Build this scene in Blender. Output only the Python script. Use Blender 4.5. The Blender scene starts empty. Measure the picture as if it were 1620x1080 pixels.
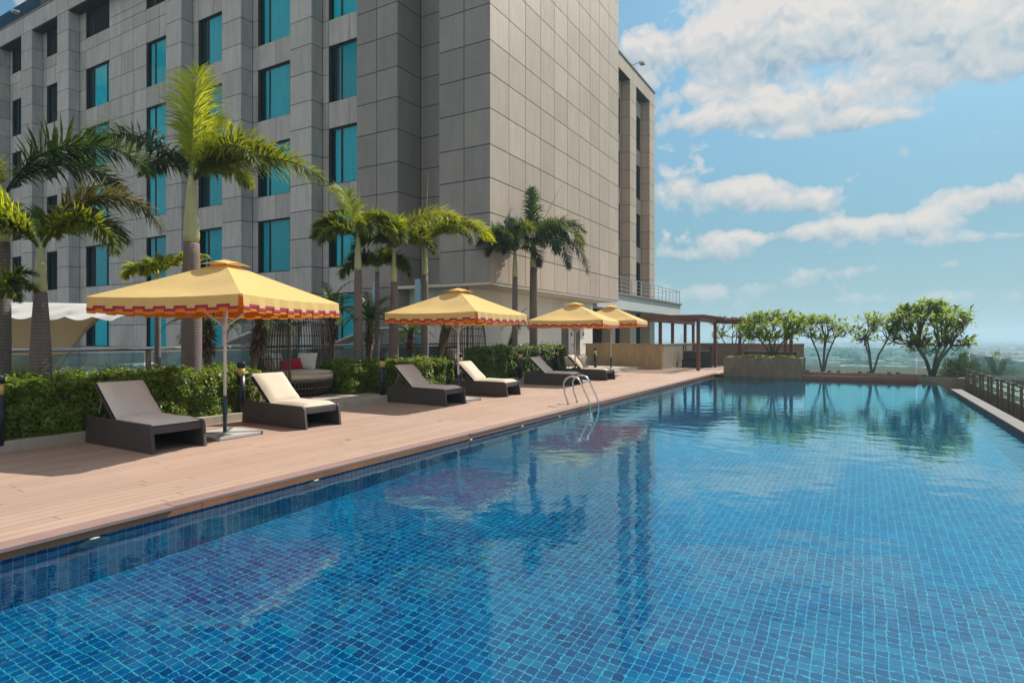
import bpy, math, random
import numpy as np
from mathutils import Vector, Matrix, Euler, noise as mnoise
R = math.radians
random.seed(7); rng = np.random.default_rng(11)
scene = bpy.context.scene
COL = scene.collection

# ------------------------------------------------------------------ helpers
class MB:
    """collects boxes, tubes and sheets; build() links them as ONE mesh object"""
    def __init__(s): s.v = []; s.f = []
    def add(s, vs, fs):
        n = len(s.v); s.v += [tuple(p) for p in vs]; s.f += [tuple(i + n for i in f) for f in fs]; return s
    def box(s, x0, x1, y0, y1, z0, z1, M=None):
        vs = [Vector(p) for p in ((x0,y0,z0),(x1,y0,z0),(x1,y1,z0),(x0,y1,z0),(x0,y0,z1),(x1,y0,z1),(x1,y1,z1),(x0,y1,z1))]
        if M is not None: vs = [M @ p for p in vs]
        return s.add(vs, [(0,3,2,1),(4,5,6,7),(0,1,5,4),(1,2,6,5),(2,3,7,6),(3,0,4,7)])
    def quad(s, a, b, c, d): return s.add([a,b,c,d], [(0,1,2,3)])
    def tube(s, pts, r, n=8, cap=True, closed=False):
        pts = [Vector(p) for p in pts]; m = len(pts)
        rs = r if isinstance(r, (list, tuple)) else [r] * m
        vs = []; fs = []; prev = None
        for i, p in enumerate(pts):
            if closed: t = pts[(i+1) % m] - pts[i-1]
            else: t = pts[min(i+1, m-1)] - pts[max(i-1, 0)]
            t = t.normalized() if t.length > 1e-9 else Vector((0,0,1))
            if prev is None:
                a = t.orthogonal().normalized()
            else:
                a = prev - t * prev.dot(t)
                a = a.normalized() if a.length > 1e-6 else t.orthogonal().normalized()
            prev = a; b = t.cross(a)
            for k in range(n):
                q = 2 * math.pi * k / n
                vs.append(p + (a * math.cos(q) + b * math.sin(q)) * rs[i])
        for i in range(m if closed else m - 1):
            j = (i + 1) % m
            for k in range(n):
                l = (k + 1) % n
                fs.append((i*n+k, i*n+l, j*n+l, j*n+k))
        if cap and not closed:
            fs.append(tuple(range(n-1, -1, -1))); fs.append(tuple((m-1)*n + k for k in range(n)))
        return s.add(vs, fs)
    def lathe(s, prof, n=20, cx=0, cy=0, cap=True):
        vs = []; fs = []; m = len(prof)
        for (r, z) in prof:
            for k in range(n):
                q = 2*math.pi*k/n; vs.append((cx + r*math.cos(q), cy + r*math.sin(q), z))
        for i in range(m-1):
            for k in range(n):
                l = (k+1) % n; fs.append((i*n+k, i*n+l, (i+1)*n+l, (i+1)*n+k))
        if cap:
            fs.append(tuple(range(n-1,-1,-1))); fs.append(tuple((m-1)*n+k for k in range(n)))
        return s.add(vs, fs)
    def grid(s, P):
        """P: rows of points"""
        h = len(P); w = len(P[0]); vs = [p for r in P for p in r]
        fs = [(i*w+j, i*w+j+1, (i+1)*w+j+1, (i+1)*w+j) for i in range(h-1) for j in range(w-1)]
        return s.add(vs, fs)
    def prism(s, poly, d, axis='y', off=0):
        """poly of 2-D points extruded by d; axis y: (x,z) polygons"""
        n = len(poly); vs = []
        for o in (off, off + d):
            for (a, b) in poly: vs.append((a, o, b) if axis == 'y' else ((o, a, b) if axis == 'x' else (a, b, o)))
        fs = [tuple(range(n)), tuple(range(2*n-1, n-1, -1))]
        fs += [(i, i+n, (i+1) % n + n, (i+1) % n) for i in range(n)]
        return s.add(vs, fs)
    def build(s, name, mat, parent=None, smooth=False, bevel=0, loc=None):
        me = bpy.data.meshes.new(name); me.from_pydata(s.v, [], s.f); me.update()
        o = bpy.data.objects.new(name, me); COL.objects.link(o)
        if mat: me.materials.append(mat)
        if smooth: me.polygons.foreach_set('use_smooth', [True] * len(me.polygons))
        if parent: o.parent = parent
        if loc: o.location = loc
        if bevel:
            b = o.modifiers.new('bevel', 'BEVEL'); b.width = bevel; b.segments = 2; b.limit_method = 'ANGLE'; b.angle_limit = R(40)
            me.polygons.foreach_set('use_smooth', [True] * len(me.polygons))
            w = o.modifiers.new('wn', 'WEIGHTED_NORMAL'); w.keep_sharp = True
        return o

def np_obj(name, V, Fs, mat, parent=None, smooth=False):
    me = bpy.data.meshes.new(name); me.from_pydata([tuple(map(float, p)) for p in V], [], Fs); me.update()
    o = bpy.data.objects.new(name, me); COL.objects.link(o); me.materials.append(mat)
    if smooth: me.polygons.foreach_set('use_smooth', [True] * len(me.polygons))
    if parent: o.parent = parent
    return o

def tag(o, label=None, cat=None, group=None, kind=None):
    if label: o['label'] = label
    if cat: o['category'] = cat
    if group: o['group'] = group
    if kind: o['kind'] = kind
    return o
def thing(name, label, cat, loc=(0,0,0), rz=0, group=None):
    o = bpy.data.objects.new(name, None); COL.objects.link(o); o.location = loc; o.rotation_euler = (0,0,rz)
    o.empty_display_size = .2
    return tag(o, label, cat, group)
def copy_tree(o, parent=None):
    c = o.copy(); COL.objects.link(c); c.parent = parent
    for ch in list(o.children): copy_tree(ch, c)
    return c

# ------------------------------------------------------------------ materials
def new_mat(name):
    m = bpy.data.materials.new(name); m.use_nodes = True; nt = m.node_tree; nt.nodes.clear()
    out = nt.nodes.new('ShaderNodeOutputMaterial')
    return m, nt, out
class NT:
    def __init__(s, nt): s.t = nt
    def n(s, typ, **kw):
        x = s.t.nodes.new('ShaderNode' + typ)
        for k, v in kw.items(): setattr(x, k, v)
        return x
    def l(s, a, b): s.t.links.new(a, b)
    def val(s, sock, v):
        if hasattr(v, 'is_output') or isinstance(v, bpy.types.NodeSocket): s.l(v, sock)
        else: sock.default_value = v
    def math(s, op, a, b=0.0, c=None, clamp=False):
        x = s.n('Math', operation=op, use_clamp=clamp); s.val(x.inputs[0], a); s.val(x.inputs[1], b)
        if c is not None: s.val(x.inputs[2], c)
        return x.outputs[0]
    def mixc(s, f, a, b, blend='MIX'):
        x = s.n('Mix', data_type='RGBA', blend_type=blend); s.val(x.inputs[0], f)
        for i, v in ((6, a), (7, b)):
            if isinstance(v, (tuple, list)): x.inputs[i].default_value = (*v[:3], 1)
            else: s.l(v, x.inputs[i])
        return x.outputs[2]
    def ramp(s, f, stops, interp='LINEAR'):
        x = s.n('ValToRGB'); x.color_ramp.interpolation = interp; e = x.color_ramp.elements
        while len(e) < len(stops): e.new(.5)
        for el, (p, cc) in zip(e, stops): el.position = p; el.color = (*cc[:3], 1) if isinstance(cc, (tuple, list)) else (cc, cc, cc, 1)
        s.l(f, x.inputs[0]); return x.outputs[0]
    def noise(s, vec, scale, detail=4, rough=.55, dist=0, dim='3D'):
        x = s.n('TexNoise', noise_dimensions=dim); x.inputs['Scale'].default_value = scale
        x.inputs['Detail'].default_value = detail; x.inputs['Roughness'].default_value = rough; x.inputs['Distortion'].default_value = dist
        if vec is not None: s.l(vec, x.inputs['Vector'])
        return x.outputs['Fac']
    def bump(s, h, strength=.3, dist=.01):
        x = s.n('Bump'); x.inputs['Strength'].default_value = strength; x.inputs['Distance'].default_value = dist; s.l(h, x.inputs['Height']); return x.outputs[0]
    def scale(s, vec, sc):
        x = s.n('Mapping'); x.inputs['Scale'].default_value = sc; s.l(vec, x.inputs['Vector']); return x.outputs[0]
    def pos(s): return s.n('NewGeometry').outputs['Position']
    def obj(s): return s.n('TexCoord').outputs['Object']
    def island(s): return s.n('NewGeometry').outputs['Random Per Island']
    def rand(s): return s.n('ObjectInfo').outputs['Random']
    def bsdf(s, col, rough=.6, metal=0., spec=.5, normal=None, **kw):
        b = s.n('BsdfPrincipled')
        if isinstance(col, (tuple, list)): b.inputs['Base Color'].default_value = (*col[:3], 1)
        else: s.l(col, b.inputs['Base Color'])
        s.val(b.inputs['Roughness'], rough); b.inputs['Metallic'].default_value = metal
        b.inputs['Specular IOR Level'].default_value = spec
        if normal is not None: s.l(normal, b.inputs['Normal'])
        return b
    def sep(s, v):
        x = s.n('SeparateXYZ'); s.l(v, x.inputs[0]); return x.outputs
    def comb(s, x, y, z):
        c = s.n('CombineXYZ')
        for i, v in enumerate((x, y, z)): s.val(c.inputs[i], v)
        return c.outputs[0]

def simple(name, col, rough=.6, metal=0., var=.12, nscale=6., bump=.0, bscale=60., spec=.5):
    m, nt, out = new_mat(name); k = NT(nt); o = k.obj()
    f = k.noise(o, nscale, 5)
    c = k.mixc(f, tuple(x * (1 - var) for x in col), tuple(min(1, x * (1 + var)) for x in col))
    nrm = k.bump(k.noise(o, bscale, 3), bump, .01) if bump else None
    b = k.bsdf(c, rough, metal, spec, nrm); k.l(b.outputs[0], out.inputs[0]); return m

def stone(name, c1, c2, stain=.35, island=.16, rough=.6, streak=(.9,.9,.16)):
    """stone cladding: each panel its own tone, fine mottling, water streaks"""
    m, nt, out = new_mat(name); k = NT(nt); p = k.pos()
    base = k.mixc(k.noise(p, 1.6, 6, .65), c1, c2)
    fine = k.noise(p, 38, 4, .7)
    base = k.mixc(k.math('MULTIPLY', k.math('SUBTRACT', fine, .35, clamp=True), .45), base, tuple(x*.68 for x in c1))
    isl = k.math('ADD', 1 - island, k.math('MULTIPLY', k.island(), 2 * island))
    st = k.noise(k.scale(p, (1.9*streak[0], 1.9*streak[1], streak[2]*1.6)), 2.0, 7, .68)
    st = k.ramp(st, [(.38, 1.0), (.80, 1.0 - stain)])
    ms = k.n('Mix', data_type='RGBA', blend_type='MULTIPLY'); ms.inputs[0].default_value = 1; k.l(base, ms.inputs[6]); k.l(st, ms.inputs[7])
    vs = k.n('VectorMath', operation='SCALE'); k.l(ms.outputs[2], vs.inputs[0]); k.l(isl, vs.inputs['Scale'])
    b = k.bsdf(vs.outputs[0], rough, 0, .4, k.bump(fine, .25, .004)); k.l(b.outputs[0], out.inputs[0]); return m

def leafmat(name, c1, c2, trans, tfac=.4, rough=.45, nscale=1.5, spec=.5):
    m, nt, out = new_mat(name); k = NT(nt)
    f = k.math('MULTIPLY_ADD', k.island(), .65, k.math('MULTIPLY', k.noise(k.obj(), nscale, 2), .35))
    c = k.mixc(f, c1, c2)
    b = k.bsdf(c, rough, 0, spec)
    t = k.n('BsdfTranslucent'); tc = k.mixc(f, tuple(x*.75 for x in trans), trans); k.l(tc, t.inputs[0])
    mx = k.n('MixShader'); mx.inputs[0].default_value = tfac; k.l(b.outputs[0], mx.inputs[1]); k.l(t.outputs[0], mx.inputs[2])
    k.l(mx.outputs[0], out.inputs[0]); return m

def fabric(name, col, tfac=0., trans=None, weave=260, var=.06, rough=.85):
    m, nt, out = new_mat(name); k = NT(nt); o = k.obj()
    f = k.noise(o, 5, 4)
    c = k.mixc(f, tuple(x*(1-var) for x in col), tuple(min(1, x*(1+var)) for x in col))
    h = k.math('ADD', k.noise(o, weave, 1), k.math('MULTIPLY', k.noise(o, 9, 3), .9))
    b = k.bsdf(c, rough, 0, .2, k.bump(h, .25, .006)); b.inputs['Sheen Weight'].default_value = .15
    if tfac:
        t = k.n('BsdfTranslucent'); t.inputs[0].default_value = (*(trans or col), 1)
        mx = k.n('MixShader'); mx.inputs[0].default_value = tfac; k.l(b.outputs[0], mx.inputs[1]); k.l(t.outputs[0], mx.inputs[2])
        k.l(mx.outputs[0], out.inputs[0])
    else: k.l(b.outputs[0], out.inputs[0])
    return m

def paneglass(name, tint, refl=1.0, ior=1.5, dirt=.04):
    """a thin pane: clear tinted body and a fresnel reflection"""
    m, nt, out = new_mat(name); k = NT(nt)
    t = k.n('BsdfTransparent'); t.inputs[0].default_value = (*tint, 1)
    g = k.n('BsdfGlossy'); g.inputs[0].default_value = (.95,.97,1,1); g.inputs['Roughness'].default_value = .02
    fr = k.n('Fresnel'); fr.inputs[0].default_value = ior
    fac = k.math('MULTIPLY', fr.outputs[0], refl, clamp=True)
    mx = k.n('MixShader'); k.l(fac, mx.inputs[0]); k.l(t.outputs[0], mx.inputs[1]); k.l(g.outputs[0], mx.inputs[2])
    d = k.n('BsdfDiffuse'); d.inputs[0].default_value = (.5,.58,.58,1)
    m2 = k.n('MixShader'); k.l(k.math('MULTIPLY', k.noise(k.scale(k.pos(), (3,3,.5)), 2, 4), dirt * 2), m2.inputs[0]); k.l(mx.outputs[0], m2.inputs[1]); k.l(d.outputs[0], m2.inputs[2])
    k.l(m2.outputs[0], out.inputs[0]); return m

def tilemat(name, axes, size):
    """blue mosaic with pale grout; axes pick the two directions of the tiled surface"""
    m, nt, out = new_mat(name); k = NT(nt); s = k.sep(k.pos())
    a = k.math('DIVIDE', s[axes[0]], size); b = k.math('DIVIDE', s[axes[1]], size)
    fa = k.math('FRACT', a); fb = k.math('FRACT', b)
    g = k.math('MINIMUM', k.math('MINIMUM', fa, k.math('SUBTRACT', 1, fa)), k.math('MINIMUM', fb, k.math('SUBTRACT', 1, fb)))
    grout = k.math('LESS_THAN', g, .038)
    wn = k.n('TexWhiteNoise', noise_dimensions='2D'); k.l(k.comb(k.math('FLOOR', a), k.math('FLOOR', b), 0), wn.inputs['Vector'])
    tc = k.ramp(wn.outputs[0], [(0, (.000,.042,.19)), (.15, (.000,.060,.25)), (.5, (.000,.090,.32)), (.82, (.000,.14,.38)), (1, (.002,.23,.44))])
    tc = k.mixc(k.math('MULTIPLY', k.noise(k.pos(), 26, 3), .25), tc, (.0,.04,.20))
    big = k.noise(k.pos(), .5, 3)
    tc = k.mixc(k.math('MULTIPLY', k.math('SUBTRACT', big, .4, clamp=True), 1.1), tc, (.004,.30,.60))
    c = k.mixc(grout, tc, (.10,.50,.58))
    bb = k.bsdf(c, .25, 0, .3); k.l(bb.outputs[0], out.inputs[0]); return m

def deckmat():
    m, nt, out = new_mat('deck_boards'); k = NT(nt); s = k.sep(k.pos())
    w = .142
    a = k.math('DIVIDE', s[0], w); ia = k.math('FLOOR', a); fa = k.math('FRACT', a)
    wn1 = k.n('TexWhiteNoise', noise_dimensions='1D'); k.l(ia, wn1.inputs['W'])
    b = k.math('DIVIDE', k.math('ADD', s[1], k.math('MULTIPLY', wn1.outputs[0], 7.3)), 2.9); ib = k.math('FLOOR', b); fb = k.math('FRACT', b)
    wn = k.n('TexWhiteNoise', noise_dimensions='2D'); k.l(k.comb(ia, ib, 0), wn.inputs['Vector'])
    grain = k.noise(k.scale(k.pos(), (60, 1.6, 1)), 1.0, 5, .6)
    c = k.mixc(wn.outputs[0], (.385,.268,.207), (.455,.322,.25))
    c = k.mixc(k.math('MULTIPLY', grain, .35), c, (.37,.225,.16))
    c = k.mixc(k.math('MULTIPLY', k.ramp(k.noise(k.pos(), .55, 6, .65), [(.45, 0.), (.75, 1.)]), .3), c, (.60,.43,.34))
    c = k.mixc(k.math('MULTIPLY', k.ramp(k.noise(k.pos(), 1.7, 5, .7), [(.55, 0.), (.8, 1.)]), .35), c, (.30,.19,.14))
    e = k.math('MINIMUM', fa, k.math('SUBTRACT', 1, fa))
    # gaps open up unevenly along the boards
    gw = k.math('MULTIPLY', k.ramp(k.noise(k.scale(k.pos(), (9, .9, 1)), 1.0, 2), [(.30, .45), (.70, 1.)]), .034)
    gap = k.math('LESS_THAN', e, gw)
    e2 = k.math('MINIMUM', fb, k.math('SUBTRACT', 1, fb))
    gap2 = k.math('LESS_THAN', e2, .0016)
    wide = k.math('MULTIPLY', k.math('LESS_THAN', e2, .035), k.math('GREATER_THAN', wn.outputs[0], .86))
    wide = k.math('MULTIPLY', wide, k.math('LESS_THAN', e, .05))
    gg = k.math('MAXIMUM', k.math('MAXIMUM', gap, gap2), wide)
    c = k.mixc(k.math('MULTIPLY', gg, .85), c, (.085,.045,.032))
    h = k.math('SUBTRACT', k.math('MULTIPLY', grain, .3), k.math('MULTIPLY', gg, 1.0))
    bb = k.bsdf(c, k.math('ADD', .5, k.math('MULTIPLY', grain, .25)), 0, .35, k.bump(h, .35, .004)); k.l(bb.outputs[0], out.inputs[0]); return m

def trunkmat(name, c1, c2, ring=.06):
    m, nt, out = new_mat(name); k = NT(nt); o = k.obj(); s = k.sep(o)
    nz = k.math('ADD', k.math('DIVIDE', s[2], ring), k.math('MULTIPLY', k.noise(o, 3, 3), .9))
    f = k.math('FRACT', nz)
    groove = k.ramp(f, [(0, 0.), (.12, 1.), (.85, .85), (1, 0.)])
    c = k.mixc(k.noise(k.scale(o, (14,14,3)), 1.5, 5, .65), c1, c2)
    c = k.mixc(groove, tuple(x*.55 for x in c1), c)
    b = k.bsdf(c, .85, 0, .2, k.bump(k.math('ADD', groove, k.noise(o, 45, 4)), .5, .01)); k.l(b.outputs[0], out.inputs[0]); return m

def wicker(name, col):
    m, nt, out = new_mat(name); k = NT(nt); s = k.sep(k.obj())
    u = k.math('MULTIPLY', k.math('ADD', s[0], s[1]), 2*math.pi/.034); v = k.math('MULTIPLY', s[2], 2*math.pi/.026)
    h = k.math('MULTIPLY', k.math('SINE', u), k.math('SINE', v))
    c = k.mixc(k.math('MULTIPLY_ADD', h, .5, .5), tuple(x*.40 for x in col), tuple(x*1.8 for x in col))
    c = k.mixc(k.noise(k.obj(), 5, 4), c, tuple(x*.8 for x in col))
    b = k.bsdf(c, .5, 0, .4, k.bump(h, .6, .004)); k.l(b.outputs[0], out.inputs[0]); return m

def slatstone(): pass

M = {}
M['deck'] = deckmat()
M['edge'] = simple('edge_board', (.30,.19,.165), .55, var=.22, nscale=3, bump=.15, bscale=40)
M['red_ledge'] = simple('red_brown_ledge', (.23,.10,.085), .6, var=.25, nscale=3)
M['fascia_wood'] = simple('wet_fascia_wood', (.30,.125,.05), .35, var=.45, nscale=2.4, bump=.2)
M['floor_tile'] = tilemat('pool_floor_tile', (0, 1), .075)
M['wall_tile_y'] = tilemat('pool_side_tile', (1, 2), .075)
M['wall_tile_x'] = tilemat('pool_end_tile', (0, 2), .075)
M['clad'] = stone('shaded_granite_cladding', (.25,.242,.235), (.33,.318,.305), .20, .10)  # darker copy of the tower granite, shade of its front put into the colour
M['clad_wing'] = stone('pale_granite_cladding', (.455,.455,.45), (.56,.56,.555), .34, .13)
M['clad_lit'] = stone('sunlit_granite_cladding', (.49,.385,.30), (.60,.485,.385), .20, .11)  # lighter, warmer copy of the granite, sunlight on this side put into the colour
M['cream'] = stone('cream_panel', (.80,.74,.66), (.86,.82,.75), .08, .04, .5)
M['joint'] = simple('sealant_joint', (.045,.036,.03), .9)
M['soffit'] = simple('painted_soffit', (.60,.55,.47), .7, var=.08, nscale=1.2)
M['travertine'] = stone('travertine', (.42,.36,.29), (.55,.48,.39), .25, .08, .7)
M['tan_stone'] = stone('tan_parapet_stone', (.42,.29,.15), (.54,.39,.23), .40, .08, .65, (1,1,.35))
M['grey_stone'] = stone('brown_grey_stone', (.24,.20,.17), (.34,.29,.25), .40, .08, .65, (1,1,.6))
M['concrete'] = stone('weathered_concrete', (.30,.27,.235), (.42,.39,.345), .45, .04, .8, (1,1,.5))
M['planter_stone'] = stone('brown_planter_stone', (.20,.165,.125), (.31,.265,.205), .45, .04, .8, (1,1,.5))
M['white_render'] = stone('white_render', (.55,.55,.53), (.66,.66,.64), .22, .03, .8)
M['pane'] = paneglass('teal_window_glass', (.012,.86,1.0), .55, 1.5, .0)
def curtainmat():
    m, nt, out = new_mat('curtain_cloth'); k = NT(nt)
    f = k.math('MULTIPLY_ADD', k.rand(), .34, .62)
    f = k.math('MULTIPLY', f, k.math('MULTIPLY_ADD', k.noise(k.scale(k.obj(), (9,9,.35)), 1.6, 3), .5, .75))
    b = k.bsdf(k.mixc(f, (0,0,0), (.95,.95,.93)), .9, 0, .1); k.l(b.outputs[0], out.inputs[0]); return m
M['curtain'] = curtainmat()
M['room'] = simple('dark_room', (.03,.035,.04), .9)
M['frame_dark'] = simple('dark_window_frame', (.02,.03,.035), .4, spec=.5)
M['louver'] = simple('dark_louvre', (.035,.042,.05), .5)
M['rail_glass'] = paneglass('balustrade_glass', (.60,.76,.78), 1.0, 1.5, .10)
M['far_glass'] = paneglass('clear_green_glass', (.80,.93,.91), .8, 1.5, .05)
M['side_glass'] = paneglass('weathered_side_glass', (.74,.90,.88), .45, 1.5, .13)
M['steel'] = simple('brushed_steel', (.62,.62,.60), .22, 1.0, .05)
M['bronze'] = simple('bronze_post', (.16,.115,.075), .4, .6)
M['post_brown'] = simple('weathered_steel_post', (.19,.155,.125), .5, .3, .3)
M['pergola'] = simple('brown_pergola_timber', (.135,.062,.045), .6, var=.25, nscale=5, bump=.15)
M['wicker'] = wicker('dark_wicker', (.064,.054,.057))
M['wicker_pod'] = simple('woven_cane', (.080,.048,.034), .5, var=.3, nscale=20)
M['cush'] = fabric('grey_beige_cushion', (.68,.635,.575))
M['cush_cream'] = fabric('cream_cushion', (.63,.545,.42))
M['cush_tan'] = fabric('tan_cushion', (.52,.44,.335))
M['red'] = fabric('red_cushion', (.42,.012,.022))
M['yellow'] = fabric('yellow_canvas', (.74,.53,.19), .18, (.85,.45,.10), var=.07)
M['orange'] = fabric('orange_lining', (.80,.25,.02), .30, (.9,.30,.03))
M['maroon'] = fabric('magenta_trim', (.33,.022,.075))
M['pole_white'] = simple('white_pole_paint', (.72,.70,.66), .35, 0, .06)
M['pole_blue'] = simple('dark_blue_sleeve', (.012,.04,.065), .35)
M['slab'] = stone('granite_base_tile', (.40,.40,.39), (.56,.56,.55), .12, .06, .7)
M['base_steel'] = simple('base_steel_strap', (.22,.235,.25), .4, .3)
M['black'] = simple('black_paint', (.012,.014,.018), .4)
M['navy'] = simple('bollard_paint', (.010,.018,.026), .35)
M['amber'] = simple('amber_lens', (.62,.45,.14), .3)
M['trunk'] = trunkmat('grey_palm_trunk', (.15,.12,.115), (.27,.225,.21), .055)
M['shaft'] = simple('palm_crownshaft', (.42,.42,.22), .45, var=.22, nscale=3)
M['date_trunk'] = trunkmat('date_palm_trunk', (.10,.065,.04), (.20,.14,.095), .045)
M['shag'] = leafmat('dry_leaf_bases', (.075,.045,.028), (.30,.20,.125), (.26,.14,.07), .15, .8)
M['spear'] = simple('young_spear_leaf', (.30,.33,.09), .5)
M['frond'] = leafmat('palm_frond', (.036,.066,.012), (.095,.135,.020), (.42,.47,.02), .38, .55, 1.5, .25)
M['frond_yellow'] = leafmat('young_palm_frond', (.11,.17,.012), (.25,.29,.018), (.82,.84,.03), .50, .55, 1.5, .25)
M['frond_brown'] = leafmat('ageing_palm_frond', (.055,.065,.02), (.14,.11,.04), (.30,.26,.05), .36, .6, 1.5, .2)
M['frond_dark'] = leafmat('dark_palm_frond', (.016,.034,.014), (.045,.078,.024), (.15,.25,.03), .30, .5, 1.5, .3)
M['date_frond'] = leafmat('date_palm_frond', (.040,.075,.016), (.10,.15,.03), (.26,.36,.04), .34, .4)
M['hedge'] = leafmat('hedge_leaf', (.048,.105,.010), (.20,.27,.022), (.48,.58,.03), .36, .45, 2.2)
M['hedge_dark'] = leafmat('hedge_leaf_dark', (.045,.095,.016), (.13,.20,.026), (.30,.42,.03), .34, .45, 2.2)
M['twig'] = simple('hedge_twigs', (.030,.024,.014), .95)
M['soil'] = simple('soil', (.07,.05,.035), .95, var=.4, nscale=12, bump=.5, bscale=30)
M['plumeria'] = leafmat('plumeria_leaf', (.060,.130,.020), (.17,.26,.035), (.46,.60,.05), .40, .45, 1.2, .3)
M['plumeria_bark'] = simple('plumeria_bark', (.13,.105,.085), .85, var=.35, nscale=6, bump=.3)
M['bush'] = leafmat('bush_leaf', (.06,.10,.02), (.16,.19,.035), (.35,.40,.05), .3, .5, 1.5)
M['grass'] = leafmat('planter_groundcover', (.12,.18,.02), (.30,.36,.04), (.5,.55,.05), .3, .5)
M['door'] = simple('brown_door', (.115,.058,.042), .5, var=.2, nscale=4)
M['tent'] = fabric('white_tent_cloth', (.80,.80,.78), .3, (.7,.6,.42), weave=60)
M['tent_in'] = fabric('tan_tent_lining', (.46,.36,.23), .15, (.5,.4,.25), weave=60)
M['green_furn'] = simple('dark_green_lacquer', (.012,.026,.030), .35)
M['court'] = stone('courtyard_paving', (.20,.20,.195), (.29,.29,.28), .2, .05, .7)
M['screen'] = paneglass('dark_screen_glass', (.03,.12,.15), .55, 1.5, .0)
M['fin'] = simple('blue_glass_fin', (.20,.36,.46), .15, 0, .05)
M['drain'] = simple('drain_cover', (.50,.48,.45), .4, .6)
M['tank'] = simple('gutter_black_tile', (.014,.022,.028), .3)
M['coping'] = stone('grey_coping', (.10,.098,.094), (.15,.147,.14), .3, .06, .7)
M['pool_fitting'] = simple('aged_white_fitting', (.50,.55,.55), .5)
M['light_shell'] = simple('white_fitting', (.75,.77,.76), .4)

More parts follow.
